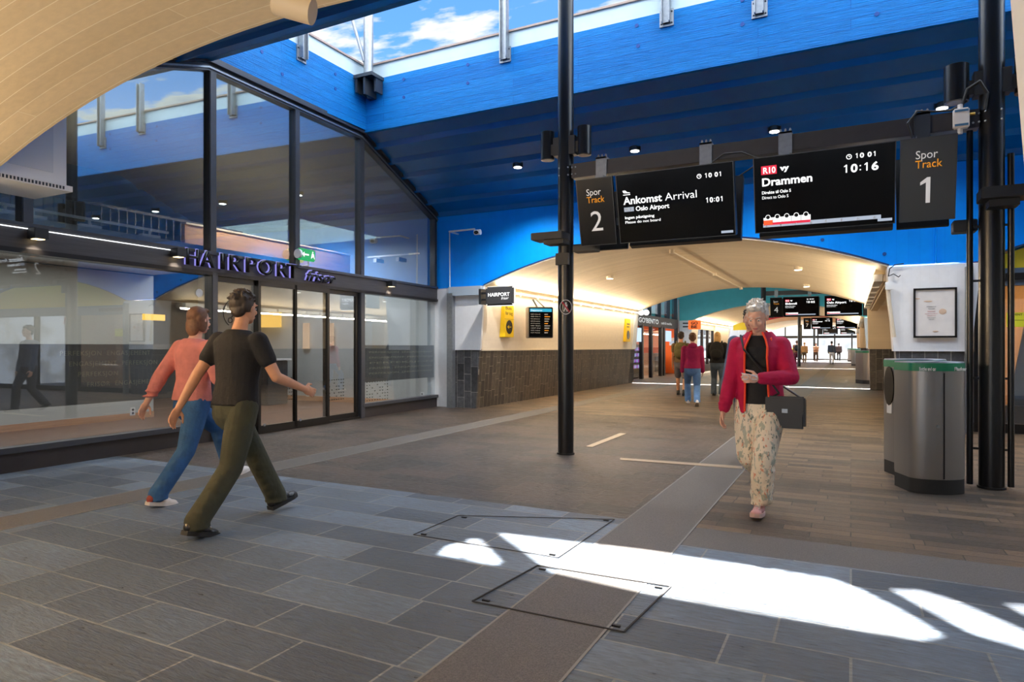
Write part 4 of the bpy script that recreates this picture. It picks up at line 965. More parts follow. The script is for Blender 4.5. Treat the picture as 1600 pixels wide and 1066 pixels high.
# conduit, switch box, cables on pier
t = thing('wall_conduit', 'white capped conduit with switch box on the left edge of the poster pier', 'conduit', P(1388, 445, Y=11.9))
MB().tube([P(1387, 448, Y=11.9), P(1390, 480, Y=11.9), P(1397, 527, Y=11.9)], .03).build('pipe', M_beige, t)
p = P(1389, 447, Y=11.88); MB().box(p, (.1, .06, .13), bev=.01).build('switch_box', M_white2, t)
o = MB().tube([P(1388, 432, Y=11.92), P(1390, 420, Y=11.92), P(1398, 414, Y=11.92), P(1412, 412, Y=11.92)], .008).build('black_wire', M_rubber); tag(o, 'loose thin black wire at the top left of the poster pier', 'wire')
o = MB().tube([P(1388, 432, Y=11.92), P(1396, 428, Y=11.92), P(1404, 433, Y=11.92), P(1407, 430, Y=11.92)], .006).build('black_wire', M_rubber); tag(o, 'short curled black wire just under the loose wire on the poster pier', 'wire')
o = MB().tube([P(1463, 352, Y=11.97), P(1462, 411, Y=11.97)], .014).build('blue_conduit', mat('blue_wall')); o.name = 'surface_conduit'; tag(o, 'thin blue painted conduit running down the blue wall to the poster pier', 'conduit')
o = MB().bx(P(1508, 600, Y=11.94).x, P(1517, 600, Y=11.94).x+.02, 11.86, 11.97, 0, 2.5).build('trim_7', M_steel); struct(o)
struct(MB().bx(-7.66, -7.52, 11.86, 11.98, 0, 2.44).build('trim_8', M_steel)); struct(MB().bx(-7.62, P(752, 455, Y=11.9).x, 11.86, 11.965, 2.38, 2.57).build('trim_9', mat('pale_steel', srgb(170, 185, 198), .4)))

# ---- left passage wall things
# hanging shop sign
c = P(783, 463, Y=11.55); t = thing('hanging_sign', 'dark rounded hanging HAIRPORT frisør sign with white lit edge at the passage mouth', 'hanging sign', P(783, 478, Y=11.55))
a, b = P(760, 478, Y=11.55), P(803, 447, Y=11.55)
MB().bx(a.x, b.x, 11.5, 11.6, a.z, b.z, bev=.03).build('panel', mat('sign_face_grey', srgb(70, 70, 72), .4), t)
MB().bx(a.x-.01, b.x+.012, 11.535, 11.62, a.z-.012, b.z+.012, bev=.03).build('lit_edge', emis('sign_edge', (1, .97, .9, 1), 1.1), t)
M = frame_M((a.x, 11.497, a.z), (1, 0, 0), (0, 0, 1)); w = b.x-a.x; h = b.z-a.z
txt('HAIRPORT', M_lw, t, M @ Matrix.Translation((w*.1, h*.48, 0)), width=w*.78, height=.072, bold=.02); txt('frisør', M_lw, t, M @ Matrix.Translation((w*.58, h*.3, 0)), width=w*.27, height=.055, shear=.35)
MB().bx(a.x-.12, a.x, 11.52, 11.58, a.z+.1, a.z+.14).build('arm', M_blackm, t); MB().bx(a.x-.12, a.x, 11.52, 11.58, b.z-.14, b.z-.1).build('arm', M_blackm, t); MB().bx(a.x-.15, a.x-.1, 11.5, 11.95, a.z+.03, b.z-.03).build('wall_plate', M_blackm, t)
XL = -6.9
def wall_board(px0, px1, py0, py1, th, name, lab, cat, m, out=0.0, g=None):
    a, b = P(px0, py1, X=XL+th), P(px1, py0, X=XL+th)
    t = thing(name, lab, cat, (XL+th/2, (a.y+b.y)/2, a.z), 0, g)
    MB().bx(XL-.02, XL+th, a.y, b.y, a.z, b.z, bev=.01).build('panel', m, t)
    M = frame_M((XL+th+.002, a.y, a.z), (0, 1, 0), (0, 0, 1)); return t, M, b.y-a.y, b.z-a.z
t, M, w, h = wall_board(788, 803, 478, 527, .12, 'transit_sign', 'yellow bus replacement sign with black circle arrow behind the hanging sign', 'sign', M_ysign, g='yellow transit signs')
txt('Buss', M_framed, t, M @ Matrix.Translation((w*.12, h*.86, 0)), width=w*.6, height=.08); txt('for tog', M_framed, t, M @ Matrix.Translation((w*.12, h*.7, 0)), width=w*.72, height=.08); MB().bx(0, w, h*.56, h*.565, 0, .003).build('rule', M_framed, t, M=M)
mb = MB(); mb.cyl((w*.5, h*.32, 0), (w*.5, h*.32, .004), w*.33, n=28); mb.build('roundel', M_framed, t, M=M); mb = MB(); mb.bx(w*.32, w*.7, h*.31, h*.33, .004, .006); mb.prism([(w*.28, h*.32, .004), (w*.45, h*.38, .004), (w*.45, h*.26, .004)], (0, 0, .002)); mb.build('arrow', M_ysign, t, M=M)
t, M, w, h = wall_board(978, 985, 499, 534, .1, 'transit_sign', 'narrow yellow sign with black circle near the far end of the left passage wall', 'sign', M_ysign, g='yellow transit signs')
mb = MB(); mb.cyl((w*.5, h*.3, 0), (w*.5, h*.3, .004), w*.3, n=20); mb.build('roundel', M_framed, t, M=M); MB().bx(w*.2, w*.8, h*.75, h*.8, 0, .003).build('printed_line', M_framed, t, M=M); MB().bx(w*.2, w*.7, h*.63, h*.67, 0, .003).build('printed_line', M_framed, t, M=M)
# departure monitor projecting from wall, facing the camera side
a, b = P(828, 527, Y=13.6), P(862, 480, Y=13.6)
t = thing('departure_monitor', 'grey cased departure list monitor mounted on the left passage wall', 'monitor', (a.x+.2, 13.7, a.z))
MR = Matrix.Translation((a.x, 13.55, a.z)) @ Matrix.Rotation(math.radians(38), 4, 'Z'); w = .55; h = b.z-a.z
MB().bx(-.02, w+.02, 0, .28, -.02, h+.02, bev=.015).build('case', mat('case_grey', srgb(140, 134, 124), .45), t, M=MR)
MB().bx(0, w, -.012, 0, 0, h).build('screen', M_screen, t, M=MR)
MB().bx(.02, w-.02, -.016, -.012, h*.86, h*.97).build('header_bar', M_lcyan, t, M=MR)
M = MR @ frame_M((0, -.014, 0), (1, 0, 0), (0, 0, 1))
txt('Departures', M_lw, t, M @ Matrix.Translation((.04, h*.885, .003)), height=.035, width=.26)
for i in range(9):
    y = h*(.76-.078*i); txt(['1005 Eidsvoll', '1009 Oslo S', '1012 Lillehammer', '1016 Drammen', '1019 Stabekk', '1021 Skien', '1029 Dal', '1035 Asker', '1039 Hamar'][i], M_lwd, t, M @ Matrix.Translation((.03, y, .001)), height=.024, width=.22)
    mb = MB().bx(.36, .44+.05*((i*3) % 4)/3, y, y+.02, 0, .002); mb.build('status_text', M_lo if i % 3 == 1 else M_lwd, t, M=M)
MB().tube([(a.x+.1, 13.8, a.z+h), (a.x-.02, 13.8, a.z+h+.2)], .02).build('support', M_steeld, t); MB().tube([(a.x+.25, 13.9, a.z+h), (a.x-.02, 13.95, a.z+h+.22)], .015).build('support', M_steeld, t)
# cctv camera on an arm by the blue wall
a, b = P(702, 362, Y=11.6), P(742, 358, Y=11.6)
t = thing('security_camera', 'white security camera on a long arm in front of the blue wall', 'security camera', a)
MB().tube([a, b], .018).build('arm', M_white2, t); MB().tube([Vector((a.x, 11.95, a.z)), a], .018).build('arm', M_white2, t)
c = P(746, 363, Y=11.6); MB().cyl(c-Vector((.06, 0, 0)), c+Vector((.07, .0, 0)), .055, n=20).build('camera_body', M_white2, t, smooth=True); MB().ell(c+Vector((0, -.05, -.01)), (.055, .03, .035)).build('lens_window', M_screen, t)
o = MB().tube([P(702.5, 362, Y=11.95), P(703, 450, Y=11.95)], .012).build('surface_conduit', M_white2); tag(o, 'thin white conduit down the left edge of the blue wall', 'conduit')
# heater / air curtain box top left
a, b = P(105, 292, X=-6.35), P(105, 190, X=-6.35)
t = thing('air_curtain', 'pale blue-white casing with slotted grille under the left spring of near vault', 'air curtain', (-6.6, a.y-.8, a.z))
MB().bx(-6.9, -6.35, a.y-1.6, a.y, a.z, b.z+.35, bev=.012).build('casing', M_white2, t)
MB().bx(-6.352, -6.344, a.y-1.5, a.y-.12, a.z+.1, b.z+.25).build('panel', mat('panel_white', srgb(214, 220, 226), .4), t)
MB().bx(-6.92, -6.30, a.y-1.62, a.y+.02, a.z-.05, a.z).build('grille_rail', M_white2, t)
mb = MB(); y = a.y-1.55
while y < a.y-.05: mb.bx(-6.302, -6.296, y, y+.014, a.z-.04, a.z-.012); y += .028
mb.build('grille_slots', M_steeld, t)

# ---- floor hatches and metal strips
def hatch(px, lab, gap=.008):
    q = [P(x, y, Z=.003) for x, y in px]; o = thing('floor_hatch', lab, 'floor hatch', sum(q, Vector())/4)
    mb = MB()
    for i in range(4):
        a, b = q[i], q[(i+1) % 4]; d = (b-a).normalized(); n = Vector((-d.y, d.x, 0))*gap*.55; z = Vector((0, 0, .004))
        mb.prism([a+n, b+n, b-n, a-n], z)
    mb.build('edge_joint', M_joint, o)
    mb = MB()
    c = sum(q, Vector())/4
    for i in range(4):
        k = q[i]+(c-q[i]).normalized()*.07; mb.bx(k.x-.02, k.x+.02, k.y-.007, k.y+.007, 0, .008)
    mb.build('key_slots', M_framed, o)
hatch([(738, 940), (975, 988), (1048, 917), (840, 884)], 'large tiled floor hatch with steel edge in front of the sun patch')
hatch([(646, 836), (872, 872), (960, 812), (716, 806)], 'second floor hatch farther back left of the sun patch', .005)
a, b, c, d = [P(x, y, Z=.003) for x, y in ((915, 698), (925, 699), (979, 678), (969, 677))]
o = MB().prism([a, b, c, d], (0, 0, .003)).build('metal_strip', M_brass); tag(o, 'pale metal strip set diagonally in the floor right of the left pole', 'floor strip')
a, b, c, d = [P(x, y, Z=.003) for x, y in ((969, 716), (969, 719), (1160, 733), (1160, 729))]
o = MB().prism([a, b, c, d], (0, 0, .003)).build('metal_strip', M_brass); tag(o, 'long thin metal drain strip across the floor left of the woman', 'floor strip')

# ---- yellow bay with shop at right edge
A = [(x, 12.25, 2.47) for x in [C1-HW+2*HW*i/N_A for i in range(N_A+1)]]; B = [(p[0], p[1], max(arch_z(p[0], C1), 2.48)) for p in A]
struct(MB().strip(A, B, (0, .1, 0)).build('wall_far', M_yellow))
t = thing('corner_shop_front', 'grey framed glazed shop front under yellow arch at the right edge', 'shop front', (C1, 12.3, 0))
MB().bx(C1-HW, C1+HW, 12.2, 12.35, 2.22, 2.48).build('fascia', mat('fascia_blue_grey', srgb(84, 100, 120), .5), t)
MB().bx(C1-HW+.35, C1-HW+1.3, 12.14, 12.2, 2.3, 2.4).build('nameplate', M_framed, t)
MB().bx(C1-HW-.2, C1+HW, 12.22, 12.34, 0, .14).build('bottom_rail', M_framed, t)
for x in (C1-HW+.02, C1-HW+2.4, C1+.6, C1+HW-.3): MB().bx(x-.04, x+.04, 12.2, 12.34, 0, 2.25).build('mullion', M_framed, t)
MB().bx(C1-HW, C1+HW, 12.27, 12.28, .14, 2.22).build('pane', M_glassD, t)
wallplain(C1-HW-.25, XR, 15.5, 15.7, 0, 3.4, mat('warm_timber', srgb(214, 160, 96), .5, noise=.15, nscale=3, coords='World', stretch=(14, 1, .6)), 'wall_back')
wallplain(C1-HW-.25, XR, 12.3, 15.6, 2.75, 3.5, M_intd, 'ceiling')
area('bay_shop_light', (C1-1.5, 13.8, 2.7), 3, 90, WARM, (0, 0, 0), 2)
a, b = P(1574, 511, Y=12.2), P(1604, 488, Y=12.2)
o = thing('yellow_notice', 'yellow paper notice on the glass at the right edge', 'notice', (a.x, 12.2, a.z)); MB().bx(a.x, b.x+.15, 12.245, 12.25, a.z, b.z).build('paper', mat('notice_yellow', srgb(226, 226, 50), .5), o)
M = frame_M((a.x, 12.243, a.z), (1, 0, 0), (0, 0, 1)); txt('ÅPENT / OPEN', M_framed, o, M @ Matrix.Translation((.05, .17, 0)), height=.03, width=.3); MB().bx(.05, .28, .1, .104, 0, .001).build('printed_line', M_framed, o, M=M)
t = thing('display_screen', 'slim upright leaning display stand inside the shop at right edge', 'display stand', (2.35, 13.2, .0)); 
MB().prism([(2.28, 13.2, .35), (2.5, 13.2, .35), (2.62, 13.2, 1.75), (2.52, 13.2, 1.85)], (0, .06, 0)).build('blade', M_steeld, t); MB().bx(2.2, 2.6, 13.1, 13.4, 0.0, .35).build('base', M_framed, t)

# ---- things only met as reflections on the right side of the court
k_ = thing('kiosk', 'cream timber kiosk with dark window standing on the right of the court', 'kiosk', (6.3, 9.6, 0))
MB().prism([(5.2, 9, 0), (7.4, 9, 0), (7.2, 9, 2.9), (5.5, 9, 2.9)], (0, 1.2, 0)).build('body', M_cream, k_)
MB().prism([(5.7, 8.98, 1.2), (6.9, 8.98, 1.2), (6.7, 8.98, 2.3), (5.9, 8.98, 2.3)], (0, .03, 0)).build('window', M_screen, k_)

# ---- second court, left side: bento shop
XB = -7.45
t = thing('bento_shop_front', 'dark framed take-away shop front with orange interior beyond the first tunnel', 'shop front', (XB, 27, 0))
MB().bx(XB-.15, XB, 23.3, 32.1, 2.15, 2.6).build('fascia', M_wooddk, t)
for y in (23.35, 24.6, 26.0, 27.4, 29.0, 29.5, 31.9): MB().bx(XB-.12, XB+.02, y-.09, y+.09, 0, 2.2).build('mullion', M_framed, t)
MB().bx(XB-.06, XB-.05, 23.4, 29.0, .1, 2.15).build('pane', M_glassD, t)
MB().bx(XB-.08, XB-.02, 24.7, 25.9, 1.5, 2.05).build('lit_poster', emis('poster_glow', srgb(190, 215, 245), .8), t)
MB().bx(XB-.3, XB-.2, 29.6, 31.6, 1.55, 2.05).build('lit_poster', emis('poster_glow', srgb(190, 215, 245), .8), t)
for y in (24.0, 25.6, 27.2, 28.8, 30.4, 31.8): MB().bx(XB-.12, XB+.02, y-.05, y+.05, 2.6, 3.9).build('upper_mullion', M_steeld, t)
M = frame_M((XB+.01, 25.4, 2.28), (0, 1, 0), (0, 0, 1)); txt("GO'BENTO", M_lwe, t, M, height=.2, width=3.0, bold=.02); M.translation = (XB+.01, 28.9, 2.3); txt('sushi & noodles', M_lwe, t, M, height=.12, width=1.9)
struct(MB().bx(XB-.12, XB-.1, 23.2, 32.2, 2.6, 4.6).build('window_1', M_glassU))
wallplain(-10.2, -10, 23.2, 32.3, 0, 2.9, mat('orange_wall', srgb(240, 110, 30), .5), 'wall_back'); wallplain(-10, XB-.2, 23.2, 32.3, 2.62, 2.75, M_intd, 'ceiling'); floor_piece(-10, -8.1, 23.2, 32.3, M_oak)
wallplain(-10, -7.6, 32.2, 32.4, 0, 2.9, mat('orange_wall'), 'wall_end')
area('bento_light', (-8.8, 27.5, 2.6), 1.5, 150, WARM2, (0, 0, 0), 7)
ck = thing('drinks_cooler', 'glowing violet and white drinks cooler inside the orange take-away shop', 'cooler', (-8.1, 25.6, 0))
MB().bx(-8.5, -7.8, 25.0, 26.8, 0, 1.4, bev=.03).build('cabinet', M_framed, ck)
mb = MB(); mb2 = MB()
for i in range(4):
    for j in range(7): (mb if (i+j) % 2 else mb2).bx(-7.795, -7.78, 25.1+j*.24, 25.1+j*.24+.16, .42+i*.24, .42+i*.24+.13)
mb.build('drinks', emis('violet_glow', srgb(190, 90, 220), .9), ck); mb2.build('drinks', emis('blue_white_glow', srgb(180, 200, 255), .9), ck)
ct = thing('wood_counter', 'plywood counter in the open doorway of the orange take-away shop', 'counter', (-8.3, 30, 0)); MB().bx(-8.9, -8.0, 29.6, 31.7, 0, 1.0).build('body', M_wood, ct); MB().bx(-8.01, -7.98, 29.9, 30.5, .15, .85).build('panel', M_framed, ct)
a, b = P(1075.5, 515, Y=30.8), P(1095, 500.5, Y=30.8)
t = thing('hanging_sign', 'orange square hanging sign with black GO BE letters by the take-away shop', 'hanging sign', (a.x, 30.8, a.z)); MB().bx(a.x, b.x, 30.75, 30.85, a.z, b.z, bev=.02).build('panel', emis('orange_sign', srgb(240, 110, 40), .8), t)
M = frame_M((a.x, 30.74, a.z), (1, 0, 0), (0, 0, 1)); w = b.x-a.x; h = b.z-a.z
txt('GO', M_framed, t, M @ Matrix.Translation((w*.22, h*.54, 0)), height=h*.32, width=w*.56, bold=.04); txt('BE', M_framed, t, M @ Matrix.Translation((w*.22, h*.14, 0)), height=h*.32, width=w*.5, bold=.04); MB().bx(a.x-.25, a.x, 30.78, 30.82, a.z+.1, a.z+.16).build('arm', M_blackm, t); MB().bx(a.x-.25, a.x, 30.78, 30.82, b.z-.16, b.z-.1).build('arm', M_blackm, t)
o = MB().tube([P(1060, 468, Y=32.2), P(1060, 530, Y=32.2)], .05).build('surface_conduit', M_steel); tag(o, 'pale vertical conduit on the teal wall beyond first tunnel', 'conduit')
o = thing('wall_map', 'white information board on the pier beside the orange take-away sign', 'board', P(1060, 540, Y=32.15)); a, b = P(1046, 540, Y=32.12), P(1056, 528, Y=32.12); MB().bx(a.x, b.x, 32.1, 32.15, a.z, b.z).build('panel', M_paper, o); MB().bx(a.x+.03, b.x-.03, 32.09, 32.1, a.z+.05, b.z-.15).build('print', M_lgrey, o)
# round white lamps over bento fascia
for i, px in enumerate((1002, 1010)):
    p = P(px, 488.5, Y=24.2+i*.5); o = thing('globe_lamp', ['small round white lamp at the left over the take-away fascia', 'small round white lamp at the right over the take-away fascia'][i], 'lamp', p, 0, 'round lamps over the take-away'); MB().ell(p, (.11,)*3, n=16).build('globe', emis('globe_glow', (1, 1, 1, 1), 1.2), o, smooth=True); MB().cyl(p, p+Vector((-.2, 0, .05)), .02).build('stem', M_white2, o)
# shop window in second tunnel left wall
t = thing('clothes_shop_window', 'bright clothes shop window in the left wall of the second tunnel', 'shop window', (-7.1, 36.5, 0)); y0, y1 = 33.9, 38.5
MB().bx(-7.05, -6.9, y0, y1, 2.2, 2.6).build('header', M_beige, t); MB().bx(-7.05, -6.9, y0, y1, 0, .35).build('stall_riser', M_framed, t)
for y in (y0, 35.5, 37.0, y1): MB().bx(-7.05, -6.92, y-.05, y+.05, .35, 2.2).build('mullion', M_framed, t)
MB().bx(-7.0, -6.99, y0, y1, .35, 2.2).build('pane', M_glassD, t)
wallplain(-8.6, -8.5, y0, y1, 0, 2.6, M_int, 'wall_back'); wallplain(-8.5, -7.1, y0, y1, 2.58, 2.7, M_int, 'ceiling'); area('clothes_light', (-7.8, 36.2, 2.5), 1, 90, (1, 1, 1), (0, 0, 0), 4)
# painted arcs on the third court wall
for r0, m, nm in ((.35, M_pinkp, 'painted_arc'), (.62, M_red, 'painted_arc')):
    pass
Yq = 52.55
for lo, hi, m in ((.0, .28, M_pinkp), (.28, .52, M_red), (.52, .78, M_pinkp)):
    xs = [C0-HW+2*HW*i/N_A for i in range(N_A+1)]
    A = [(x, Yq, arch_z(x)+lo) for x in xs]; B = [(x, Yq, arch_z(x)+hi) for x in xs]; struct(MB().strip(A, B, (0, .03, 0)).build('trim_10', m))
# ---- far glazed end, outside beyond
Ye = 72.0
t = thing('end_facade', 'bright glazed end wall with thin dark mullions at the end of the passage', 'glass wall', (-3, Ye, 0))
for x in (-7.4, -5.9, -4.4, -2.9, -1.4, .1, 1.4): MB().bx(x-.06, x+.06, Ye-.06, Ye+.06, 0, 4.3).build('mullion', M_framed, t)
MB().bx(-8, 2, Ye-.1, Ye+.1, 2.15, 2.4).build('transom', M_framed, t); MB().bx(-8, 2, Ye-.08, Ye+.08, 0, .12).build('bottom_rail', M_framed, t)
MB().bx(-8, 2, Ye-.005, Ye+.005, .1, 4.3).build('glazing', glass_mat('clear_glass', refl=.02, tint=(.95, .97, .98, 1)), t)
wallplain(-8.2, -8.0, 63.8, 72, 0, 4.4, M_white, 'wall_left'); wallplain(1.4, 1.6, 63.8, 72, 0, 4.4, M_white, 'wall_right'); 
struct(MB().bx(-60, 60, 72.0, 200, -.12, -.01).build('floor', mat('outdoor_paving', srgb(215, 212, 205), .8)))
cr = thing('parked_car', 'yellow car parked outside beyond the glazed end wall', 'car', (-7, 84, 0)); 
MB().prism([(-9.2, 83.1, .3), (-4.9, 83.1, .3), (-4.8, 83.1, .75), (-5.8, 83.1, .9), (-6.5, 83.1, 1.35), (-8.2, 83.1, 1.4), (-9.1, 83.1, .9)], (0, 1.7, 0)).build('car_body', M_yellow, cr)
for x in (-8.4, -5.7): MB().cyl((x, 83.05, .32), (x, 84.85, .32), .32, n=24).build('wheel', M_rubber, cr)
MB().prism([(-8.1, 83.08, .95), (-6.1, 83.08, .95), (-6.6, 83.08, 1.28), (-8.0, 83.08, 1.3)], (0, 1.74, 0)).build('side_window', M_screen, cr)
# ================================================================= people
def solid(mb, voxel, smooth=4, M=None, fac=.5):
    """union of overlapping shapes as one continuous skin"""
    me = bpy.data.meshes.new('s'); bmesh.ops.recalc_face_normals(mb.bm, faces=mb.bm.faces[:]); mb.bm.to_mesh(me); mb.bm.free()
    o = bpy.data.objects.new('tmp', me); COL.objects.link(o)
    r = o.modifiers.new('r', 'REMESH'); r.mode = 'VOXEL'; r.voxel_size = voxel; r.adaptivity = 0
    if smooth: s = o.modifiers.new('s', 'SMOOTH'); s.factor = fac; s.iterations = smooth
    dg = bpy.context.evaluated_depsgraph_get()
    out = bpy.data.meshes.new_from_object(o.evaluated_get(dg)); bpy.data.objects.remove(o); bpy.data.meshes.remove(me)
    for p in out.polygons: p.use_smooth = True
    if M is not None: out.transform(M)
    return out
def V3(*a): return Vector(a)
def ik(a, b, l1, l2, pole):
    """middle joint between a and b"""
    d = b-a; L = d.length; Lm = min(L, (l1+l2)*.999); u = d.normalized()
    b2 = a+u*Lm; x = (l1*l1-l2*l2+Lm*Lm)/(2*Lm); h = math.sqrt(max(0, l1*l1-x*x))
    p = pole-u*pole.dot(u); p = p.normalized() if p.length > 1e-5 else V3(0, 1, 0)
    return a+u*x+p*h, b2
M_skin = mat('skin', srgb(222, 172, 148), .5, noise=.05, nscale=30)
M_skin2 = mat('skin_tan', srgb(205, 150, 118), .5, noise=.05, nscale=30)
M_eye = mat('eye_white', srgb(205, 198, 192), .4); M_iris = mat('iris', srgb(60, 70, 80), .2); M_lip = mat('lip', srgb(185, 105, 98), .5)
def ring(c, rx, ry, R, n=20, front=1.0):
    pts = []
    for i in range(n):
        a = 2*PI*i/n; x = math.cos(a)*rx; y = math.sin(a)*ry*(front if math.sin(a) > 0 else 1)
        pts.append(c+R @ V3(x, y, 0))
    return pts
def person(name, label, loc, rz, H=1.72, hem=0, vox=.008, lean=0, feetL=(0, .2, 0, 0), feetR=(0, -.2, 0, 0), handL=None, handR=None, elbowL=None, elbowR=None,
           headyaw=0, headpitch=0, skin=None, female=False, pelz=None, twist=0, group=None, cloth=None, legw=1.0, hair=None, shoe=None, detail=True, curlL=.35, curlR=.35, bare_arm=0, shorts=False, gap=.0):
    """local frame: x to the person's right, y forward; feet=(side offset, y, lift, heel pitch)"""
    skin = skin or M_skin; s = H/1.75
    root = thing(name, label, 'person', loc, rz, group); W = WM[root] @ Matrix.Scale(s, 4)
    pz = pelz or .93
    pel = V3(0, 0, pz)
    Rt = Matrix.Rotation(-lean, 3, 'X') @ Matrix.Rotation(twist, 3, 'Z')
    def up(x, y, z): return pel+Rt @ V3(x, y, z-.93)
    shw = .165 if female else .185
    hipw = .092
    neck0, neck1 = up(0, -.01, 1.44), up(0, .012, 1.53); 
    Rh = Rt @ Matrix.Rotation(headyaw, 3, 'Z') @ Matrix.Rotation(-headpitch, 3, 'X')
    hc = neck1+Rh @ V3(0, .022, .105)
    def hd(x, y, z): return hc+Rh @ V3(x, y, z)
    R4 = Rh.to_4x4()
    B = MB(); C = {}
    # ---- head
    B.ell(hd(0, -.012, .025), (.073, .092, .092), R4, 24); B.ell(hd(0, .012, -.03), (.062, .074, .082), R4, 20)
    B.ell(hd(0, .048, -.085), (.034, .032, .026), R4, 14); B.ell(hd(0, .03, -.075), (.05, .045, .03), R4, 14)
    if detail:
        B.rc(hd(0, .083, .012), .0085, hd(0, .1, -.027), .0125, 10); B.ell(hd(0, .1, -.03), (.017, .012, .010), R4, 10)
        B.ell(hd(0, .077, .03), (.055, .016, .010), R4, 12)
        for e in (-1, 1):
            B.ell(hd(.034*e, .064, -.025), (.022, .022, .02), R4, 12)
            B.ell(hd(.077*e, -.008, -.005), (.010, .019, .032), R4 @ Matrix.Rotation(.2*e, 4, 'Z'), 12)
        B.ell(hd(0, .085, -.058), (.022, .012, .007), R4, 12); B.ell(hd(0, .083, -.068), (.02, .012, .007), R4, 12)
    else:
        B.ell(hd(0, .095, -.02), (.014, .014, .02), R4, 10)
    B.rc(neck0, .058, neck1, .05, 16); B.rc(neck1, .05, hd(0, -.01, -.05), .05, 16)
    # ---- trunk
    def trunk(mb, g=0, z0=.86, z1=1.45, cut=None, belly=0):
        R = []
        T = [(.84, .15, .10, 0), (.92, .165, .115, 0), (1.0, .15 if female else .155, .108, 0), (1.10, .13 if female else .145, .10, .004), (1.2, .145 if female else .158, .108, .006), (1.3, .16 if female else .178, .122, .008), (1.38, .165 if female else .19, .112, 0), (1.43, .135, .082, -.01), (1.47, .07, .06, -.01)]
        for z, rx, ry, y in T:
            if z < z0-.001 or z > z1+.03: continue
            bz = belly if z < 1.2 else belly*.3
            R.append(ring(up(0, y+bz*.4, z), rx+g*(.5 if z > 1.4 else 1), ry+g+bz*.5, Rt))
        mb.rings(R)
        if female and z1 > 1.25:
            for e in (-1, 1): mb.ell(up(.07*e, .085, 1.255), (.062+g*.5, .055+g*.6, .06+g*.3), Rt.to_4x4(), 14)
    trunk(B)
    hips, ank, kne = {}, {}, {}
    sh, el, wr = {}, {}, {}
    for sd, e, ft in (('L', -1, feetL), ('R', 1, feetR)):
        h = pel+V3(hipw*e, 0, -.02); hips[sd] = h
        a = V3(hipw*e+ft[0], ft[1], .085+ft[2]); k, a = ik(h, a, .43, .42, V3(.08*e, 1, .0)); kne[sd], ank[sd] = k, a
        B.rc(h, .085, h*.5+k*.5, .072, 14); B.rc(h*.5+k*.5, .072, k, .052, 14); B.rc(k, .052, k*.65+a*.35+V3(0, -.015, 0), .055, 14); B.rc(k*.65+a*.35+V3(0, -.015, 0), .055, a, .036, 14)
        pit = ft[3]; fd = V3(0, math.cos(pit), -math.sin(pit)); fu = V3(0, math.sin(pit), math.cos(pit))
        B.rc(a-fd*.03-fu*.035, .03, a+fd*.12-fu*.05, .026, 12); C['f'+sd] = (a, fd, fu)
    for sd, e, hnd, elb in (('L', -1, handL, elbowL), ('R', 1, handR, elbowR)):
        S0 = up(shw*e, -.005, 1.385); sh[sd] = S0
        hp = V3(*hnd) if hnd else pel+V3(.24*e, .08, -.14)
        E, w = ik(S0, hp, .285, .255, V3(*(elb or (.25*e, -1, -.2)))); el[sd], wr[sd] = E, w
        B.rc(S0, .052, E, .040, 14); B.rc(E, .040, E*.7+w*.3, .038, 14); B.rc(E*.7+w*.3, .038, w, .026, 14)
    HB = B
    # ---- hands
    for sd, e, curl in (('L', -1, curlL), ('R', 1, curlR)):
        d = (wr[sd]-el[sd]).normalized(); w = wr[sd]
        inward = V3(-e, .1, 0); pn = inward-d*inward.dot(d)
        pn = pn.normalized() if pn.length > .1 else V3(0, 1, 0)          # palm normal
        sdv = d.cross(pn).normalized()
        if sdv.y < 0: sdv = -sdv                                        # thumb side looks forward
        Mh = Matrix((sdv, d, -pn)).transposed().to_4x4()
        B.rc(w, .025, w+d*.03, .024, 12)
        B.ell(w+d*.055, (.038, .052, .0155), Mh, 14)
        for i, (o, L, bd) in enumerate(((.029, .074, 0), (.0098, .083, .0), (-.0098, .077, 0), (-.028, .06, 0))):
            p = w+d*.092+sdv*o*.98-d*abs(o)*.15; ang = curl*.6+.05*i; q = p
            for j, f in enumerate((.45, .32, .23)):
                dr = d*math.cos(ang)+pn*math.sin(ang)+sdv*(o*1.5); dr.normalize(); q2 = q+dr*L*f
                B.rc(q, .0088-j*.0008, q2, .0080-j*.0008, 8); q = q2; ang += curl*.9+.1
        p = w+d*.028+sdv*.028; d1 = (d*.62+sdv*.62+pn*.4).normalized(); d2 = (d*.85+sdv*.25+pn*.4).normalized()
        B.rc(p-sdv*.008, .013, p+d1*.035, .0112, 8); B.rc(p+d1*.035, .0105, p+d1*.035+d2*.028, .0088, 8); B.rc(p+d1*.035+d2*.028, .0088, p+d1*.035+d2*.05, .0078, 8)
    body = link('body', solid(B, vox/s if detail else vox, 2, W), skin, root)
    # ---- face parts
    if detail:
        for e in (-1, 1):
            eye = MB().ell(hd(.030*e, .0735, .003), (.012, .009, .0055), R4, 14).build('eye', M_eye, root, True, M=W)
            MB().ell(hd(.030*e, .0815, .001), (.0052, .003, .0048), R4, 10).build('iris', M_iris, eye, True, M=W)
            MB().rc(hd(.016*e, .091, .028), .0035, hd(.046*e, .082, .030), .0028, 8).build('eyebrow', hair[0] if hair else M_iris, root, True, M=W)
        MB().ell(hd(0, .0915, -.060), (.021, .007, .0045), R4, 12).ell(hd(0, .090, -.067), (.017, .007, .005), R4, 12).build('lips', M_lip, root, True, M=W)
